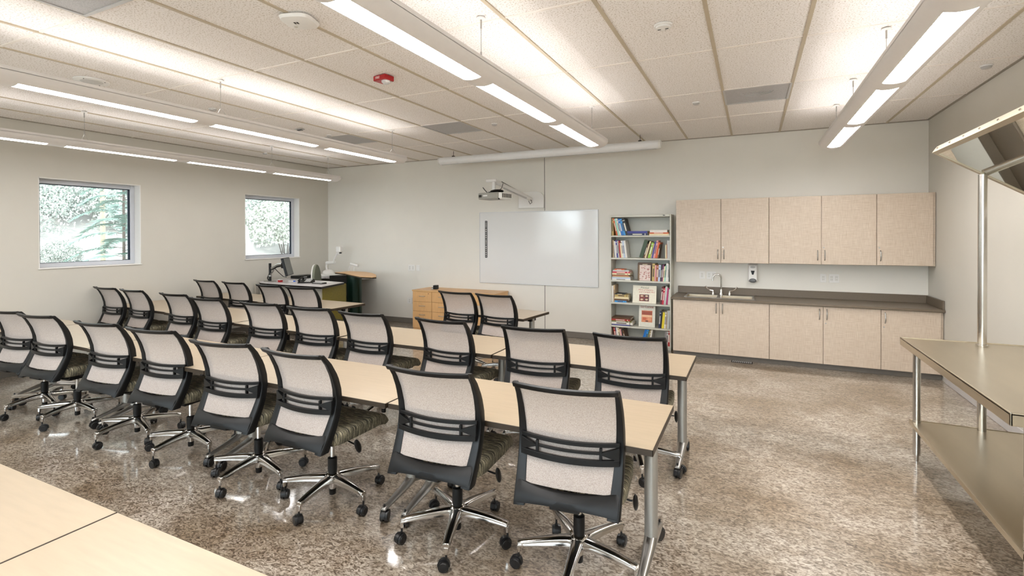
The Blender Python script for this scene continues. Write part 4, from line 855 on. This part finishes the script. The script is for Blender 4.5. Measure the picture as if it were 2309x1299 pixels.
# monitor on arm
t = thing('monitor', 'flat monitor seen nearly edge-on, on a silver spring arm over the instructor desk', 'monitor', (-7.86, 6.30, DZ + .001), 0)
G().box(-.10, .10, -.06, .06, 0, .012).obj('base', SATIN, t, bevel=.004); G().cyl((0, 0, .01), (0, 0, .33), .022, n=14).obj('post', BLACK, t, smooth=True)
G().cyl((0, 0, .09), (0, 0, .12), .03, n=14).obj('collar', SATIN, t)
G().tube([(0, 0, .12), (.07, 0, .18), (.10, 0, .22)], .012, 8).tube([(.05, 0, .24), (.20, .0, .31), (.33, 0, .32)], [.026, .022, .016], 10).obj('spring_arm', SATIN, t, smooth=True)
G().tube([(.05, 0, .215), (.18, .0, .27), (.30, 0, .29)], .014, 8).obj('lower_arm', BLACK, t, smooth=True)
G().tube([(.12, 0, .24), (.22, 0, .17), (.34, 0, .10), (.42, 0, .09)], .006, 6).tube([(-.03, 0, .01), (-.07, 0, .06), (-.02, 0, .14)], .01, 6).obj('cable', BLACK, t)
mo = G().box(-.23, .23, -.02, .02, -.16, .16); mo.xf(Matrix.Translation((.44, 0, .28)) @ Matrix.Rotation(R(127), 4, 'Z') @ Matrix.Rotation(R(-14), 4, 'X')); mo.obj('screen_shell', BLACK, t, bevel=.006)
mo = G().box(-.217, .217, -.023, -.020, -.147, .147); mo.xf(Matrix.Translation((.44, 0, .28)) @ Matrix.Rotation(R(127), 4, 'Z') @ Matrix.Rotation(R(-14), 4, 'X')); mo.obj('screen', SCR, t)
G().box(.33, .42, -.05, .05, .25, .35).obj('tilt_head', BLACK, t, bevel=.01)
t = thing('desk_phone', 'black desk phone with pale keypad on the instructor desk', 'telephone', (-7.05, 6.38, DZ + .001), R(25))
G().loft([[(-.12, -.10, 0), (.12, -.10, 0), (.12, .10, 0), (-.12, .10, 0)], [(-.115, -.09, .02), (.115, -.09, .02), (.115, .09, .06), (-.115, .09, .06)]]).obj('body', BLACK, t, bevel=.008)
G().tube([(-.09, -.09, .04), (-.09, -.04, .075), (-.09, .04, .09), (-.09, .09, .075)], [.022, .014, .014, .022], 10).obj('handset', BLACK, t, smooth=True)
g = G()
for i in range(4):
    for j in range(3): g.box(.0 + i * .026, .02 + i * .026, -.07 + j * .04, -.045 + j * .04, .026 + j * .013, .034 + j * .013)
g.obj('keypad', WHITE, t)
t = thing('red_tub', 'small red tub near the monitor base on the instructor desk', 'tub', (-7.60, 6.30, DZ + .001))
G().box(-.03, .03, -.03, .03, 0, .035).obj('body', RED, t, bevel=.004); G().box(-.031, .031, -.031, .031, .035, .05).obj('lid', WHITE, t, bevel=.004)
t = thing('marker_pen', 'blue-capped marker pen lying behind the red tub', 'marker', (-7.45, 6.42, DZ + .011), R(20))
G().cyl((-.06, 0, 0), (.03, 0, 0), .01, n=10).obj('barrel', WHITE, t); G().cyl((.03, 0, 0), (.065, 0, 0), .0105, n=10).obj('cap', cover((40, 100, 200)), t)
for (x, y, rz, lab) in ((-6.85, 6.62, 8, 'loose white sheet of paper at the back of the instructor desk'), (-7.30, 6.64, -14, 'loose white sheet of paper behind the marker pen')):
    tag(G().box(-.14, .14, -.105, .105, 0, .002).obj('paper_sheet', WHITE), lab, 'paper').matrix_world = Matrix.Translation((x, y, DZ + .0012)) @ Matrix.Rotation(R(rz), 4, 'Z')
t = thing('keyboard', 'low black keyboard beside the desk phone', 'keyboard', (-6.72, 6.36, DZ + .001), R(-5))
G().loft([[(-.12, -.06, 0), (.12, -.06, 0), (.12, .06, 0), (-.12, .06, 0)], [(-.118, -.058, .010), (.118, -.058, .010), (.118, .058, .022), (-.118, .058, .022)]]).obj('body', BLACK, t); 
g = G()
for i in range(9):
    for j in range(4): g.box(-.105 + i * .024, -.086 + i * .024, -.045 + j * .024, -.027 + j * .024, .012 + j * .003, .02 + j * .003)
g.obj('keys', VENT, t)
t = thing('video_player', 'flat black electronics box on the return surface by the window wall', 'electronics box', (-7.92, 7.1, DZ + .001), R(90))
G().box(-.2, .2, -.12, .12, 0, .055).obj('case', BLACK, t, bevel=.004); G().box(-.15, -.02, -.1215, -.12, .02, .035).obj('disc_slot', VENT, t); G().box(-.19, -.17, -.122, -.12, .01, .02).obj('button', VENT, t)
t = thing('document_camera', 'white document camera with jointed arm and box head in the corner', 'document camera', (-7.66, 7.62, DZ + .001)); t.scale = (1.15, 1.15, 1.15)
G().box(-.20, .24, -.14, .14, 0, .045).obj('base', WHITE, t, bevel=.015, seg=2)
G().ell((-.12, 0, .06), .10, .10, .06, 16).obj('pivot_hood', WHITE, t, smooth=True)
G().tube([(-.14, 0, .06), (-.17, 0, .17), (-.16, 0, .24)], .016, 10).tube([(-.16, 0, .235), (.04, 0, .25)], .028, 10).tube([(.0, 0, .26), (.06, 0, .36), (.10, 0, .42)], .014, 10).obj('arm', WHITE, t, smooth=True)
G().ell((.12, 0, .42), .035, .03, .035, 14).obj('head_joint', WHITE, t, smooth=True); G().box(.10, .20, -.045, .045, .43, .53).obj('camera_head', WHITE, t, bevel=.01); G().cyl((.17, 0, .405), (.17, 0, .43), .02, n=12).obj('lens', BLACK, t)
t = thing('arm_lamp', 'white folding arm lamp beside the document camera in the corner', 'lamp', (-7.26, 7.66, DZ + .001))
G().box(-.10, .12, -.06, .06, 0, .03).obj('base', WHITE, t, bevel=.008); G().tube([(-.06, 0, .03), (-.02, 0, .15), (.03, 0, .26)], .012, 8).tube([(.10, 0, .03), (.11, 0, .20)], .008, 6).obj('stem', WHITE, t, smooth=True); G().tube([(.02, 0, .265), (.22, 0, .225)], [.022, .028], 10).obj('lamp_head', WHITE, t, smooth=True)
t = thing('swivel_chair', 'grey woven-backed swivel chair tucked behind the instructor desk', 'chair', (-7.28, 7.13, 0), R(-58))
pb = [(.25 * math.sin(a) * (1 if math.cos(a) < 0 else .9), .30 * -math.cos(a)) for a in [2 * math.pi * k / 24 for k in range(24)]]
G().loft([[(x, -.24 - .05 * z, z + .86) for x, z in pb], [(x * .98, -.20 - .05 * z, z + .86) for x, z in pb]]).obj('backrest', mat('grey_weave', srgb(120, 124, 108), .85, noise=.35, nscale=120), t, bevel=.008, smooth=True)
G().loft([[(x * 1.02, -.262 - .05 * z, z * 1.01 + .86) for x, z in pb], [(x, -.24 - .05 * z, z + .86) for x, z in pb]]).obj('back_shell', WHITE, t, bevel=.006, smooth=True)
G().box(-.24, .24, -.2, .24, .44, .52).obj('seat', MATS['grey_weave'], t, bevel=.03, seg=3); G().box(-.03, .03, -.26, -.2, .42, .62).obj('back_bracket', BLACK, t); G().cyl((0, 0, .1), (0, 0, .44), .025, n=12).obj('post', BLACK, t)
link('star_base', CP['star_base'], t)
for k in range(5): link('caster', CAST_C, t, (.31 * math.cos(R(72 * k)), .31 * math.sin(R(72 * k)), 0))

# ------------------------------------------------------------------ steel demonstration table with overhead mirror
t = thing('demonstration_table', 'stainless steel demonstration table with lower shelf at the right edge', 'table', (1.49, 3.90, 0))
G().box(-.45, .45, -.925, .925, .895, .90).obj('tabletop', STEEL, t)
g = G()
for a in ((-.45, -.438, -.925, .925), (.438, .45, -.925, .925), (-.45, .45, -.925, -.913), (-.45, .45, .913, .925)): g.box(a[0], a[1], a[2], a[3], .845, .906)
g.obj('turned_edge', STEEL, t, bevel=.004, seg=2)
G().box(-.42, .42, -.90, .90, .865, .894).obj('under_panel', STEEL, t)
G().box(-.40, .40, -.94, .84, .283, .29).obj('lower_shelf', STEEL, t); g = G()
for a in ((-.41, -.40, -.95, .85), (.40, .41, -.95, .85), (-.41, .41, -.95, -.94), (-.41, .41, .84, .85)): g.box(a[0], a[1], a[2], a[3], .262, .294)
g.obj('shelf_edge', STEEL, t, bevel=.002)
for x in (-.372, .372):
    for y in (-.905, .81):
        G().cyl((x, y, .045), (x, y, .865), .024, n=18).obj('leg', STEELT, t, smooth=True)
        G().cyl((x, y, 0), (x, y, .05), .014, .016, n=14).obj('levelling_foot', STEELT, t, smooth=True); G().cyl((x, y, .25), (x, y, .30), .027, n=18).obj('leg_collar', STEELT, t, smooth=True)
t = thing('demonstration_mirror', 'steel-framed tilted overhead mirror on two posts above the demonstration table', 'mirror', (1.49, 3.90, 0))
for y in (-.80, .80):
    G().cyl((0, y, .29), (0, y, 2.13), .026, n=18).obj('post', STEELT, t, smooth=True); G().lathe([(.036, .906), (.036, .910), (.024, .914)], (0, y, 0), 20).obj('post_flange', STEELT, t, smooth=True)
A = Vector((-.275, 0, 2.31)); Bm = Vector((.335, 0, 1.915)); d_ = (Bm - A).normalized(); nrm = Vector((d_.z, 0, -d_.x)); nrm = nrm if nrm.z < 0 else -nrm; Lm = (Bm - A).length; YM = .83
def slab(u0, u1, y0, y1, n0, n1):
    P_ = []
    for n_ in (n0, n1):
        for u, y in ((u0, y0), (u1, y0), (u1, y1), (u0, y1)): P_.append(A + d_ * u + nrm * n_ + Vector((0, y, 0)))
    return P_, [(0, 1, 2, 3), (4, 7, 6, 5), (0, 4, 5, 1), (1, 5, 6, 2), (2, 6, 7, 3), (3, 7, 4, 0)]
G().add(*slab(.0, Lm, -YM, YM, -.045, -.008)).obj('backing', STEEL, t); G().add(*slab(.028, Lm - .028, -YM + .028, YM - .028, -.008, -.004)).obj('mirror_glass', MIRROR, t)
g = G()
for a in ((0, .03, -YM, YM), (Lm - .03, Lm, -YM, YM), (.03, Lm - .03, -YM, -YM + .03), (.03, Lm - .03, YM - .03, YM)): g.add(*slab(a[0], a[1], a[2], a[3], -.008, .002))
g.add(*slab(-.004, .002, -YM - .004, YM + .004, -.05, .003)).add(*slab(Lm - .002, Lm + .004, -YM - .004, YM + .004, -.05, .003)).add(*slab(-.004, Lm + .004, -YM - .005, -YM, -.05, .003)).add(*slab(-.004, Lm + .004, YM, YM + .005, -.05, .003))
g.obj('frame', STEEL, t)
for k in range(7):
    p = A + d_ * -.006 + nrm * -.022; y = -.75 + k * .25; G().cyl((p.x, y, p.z), (p.x - .004, y, p.z + .003), .006, n=8).obj('rivet', STEELT, t)
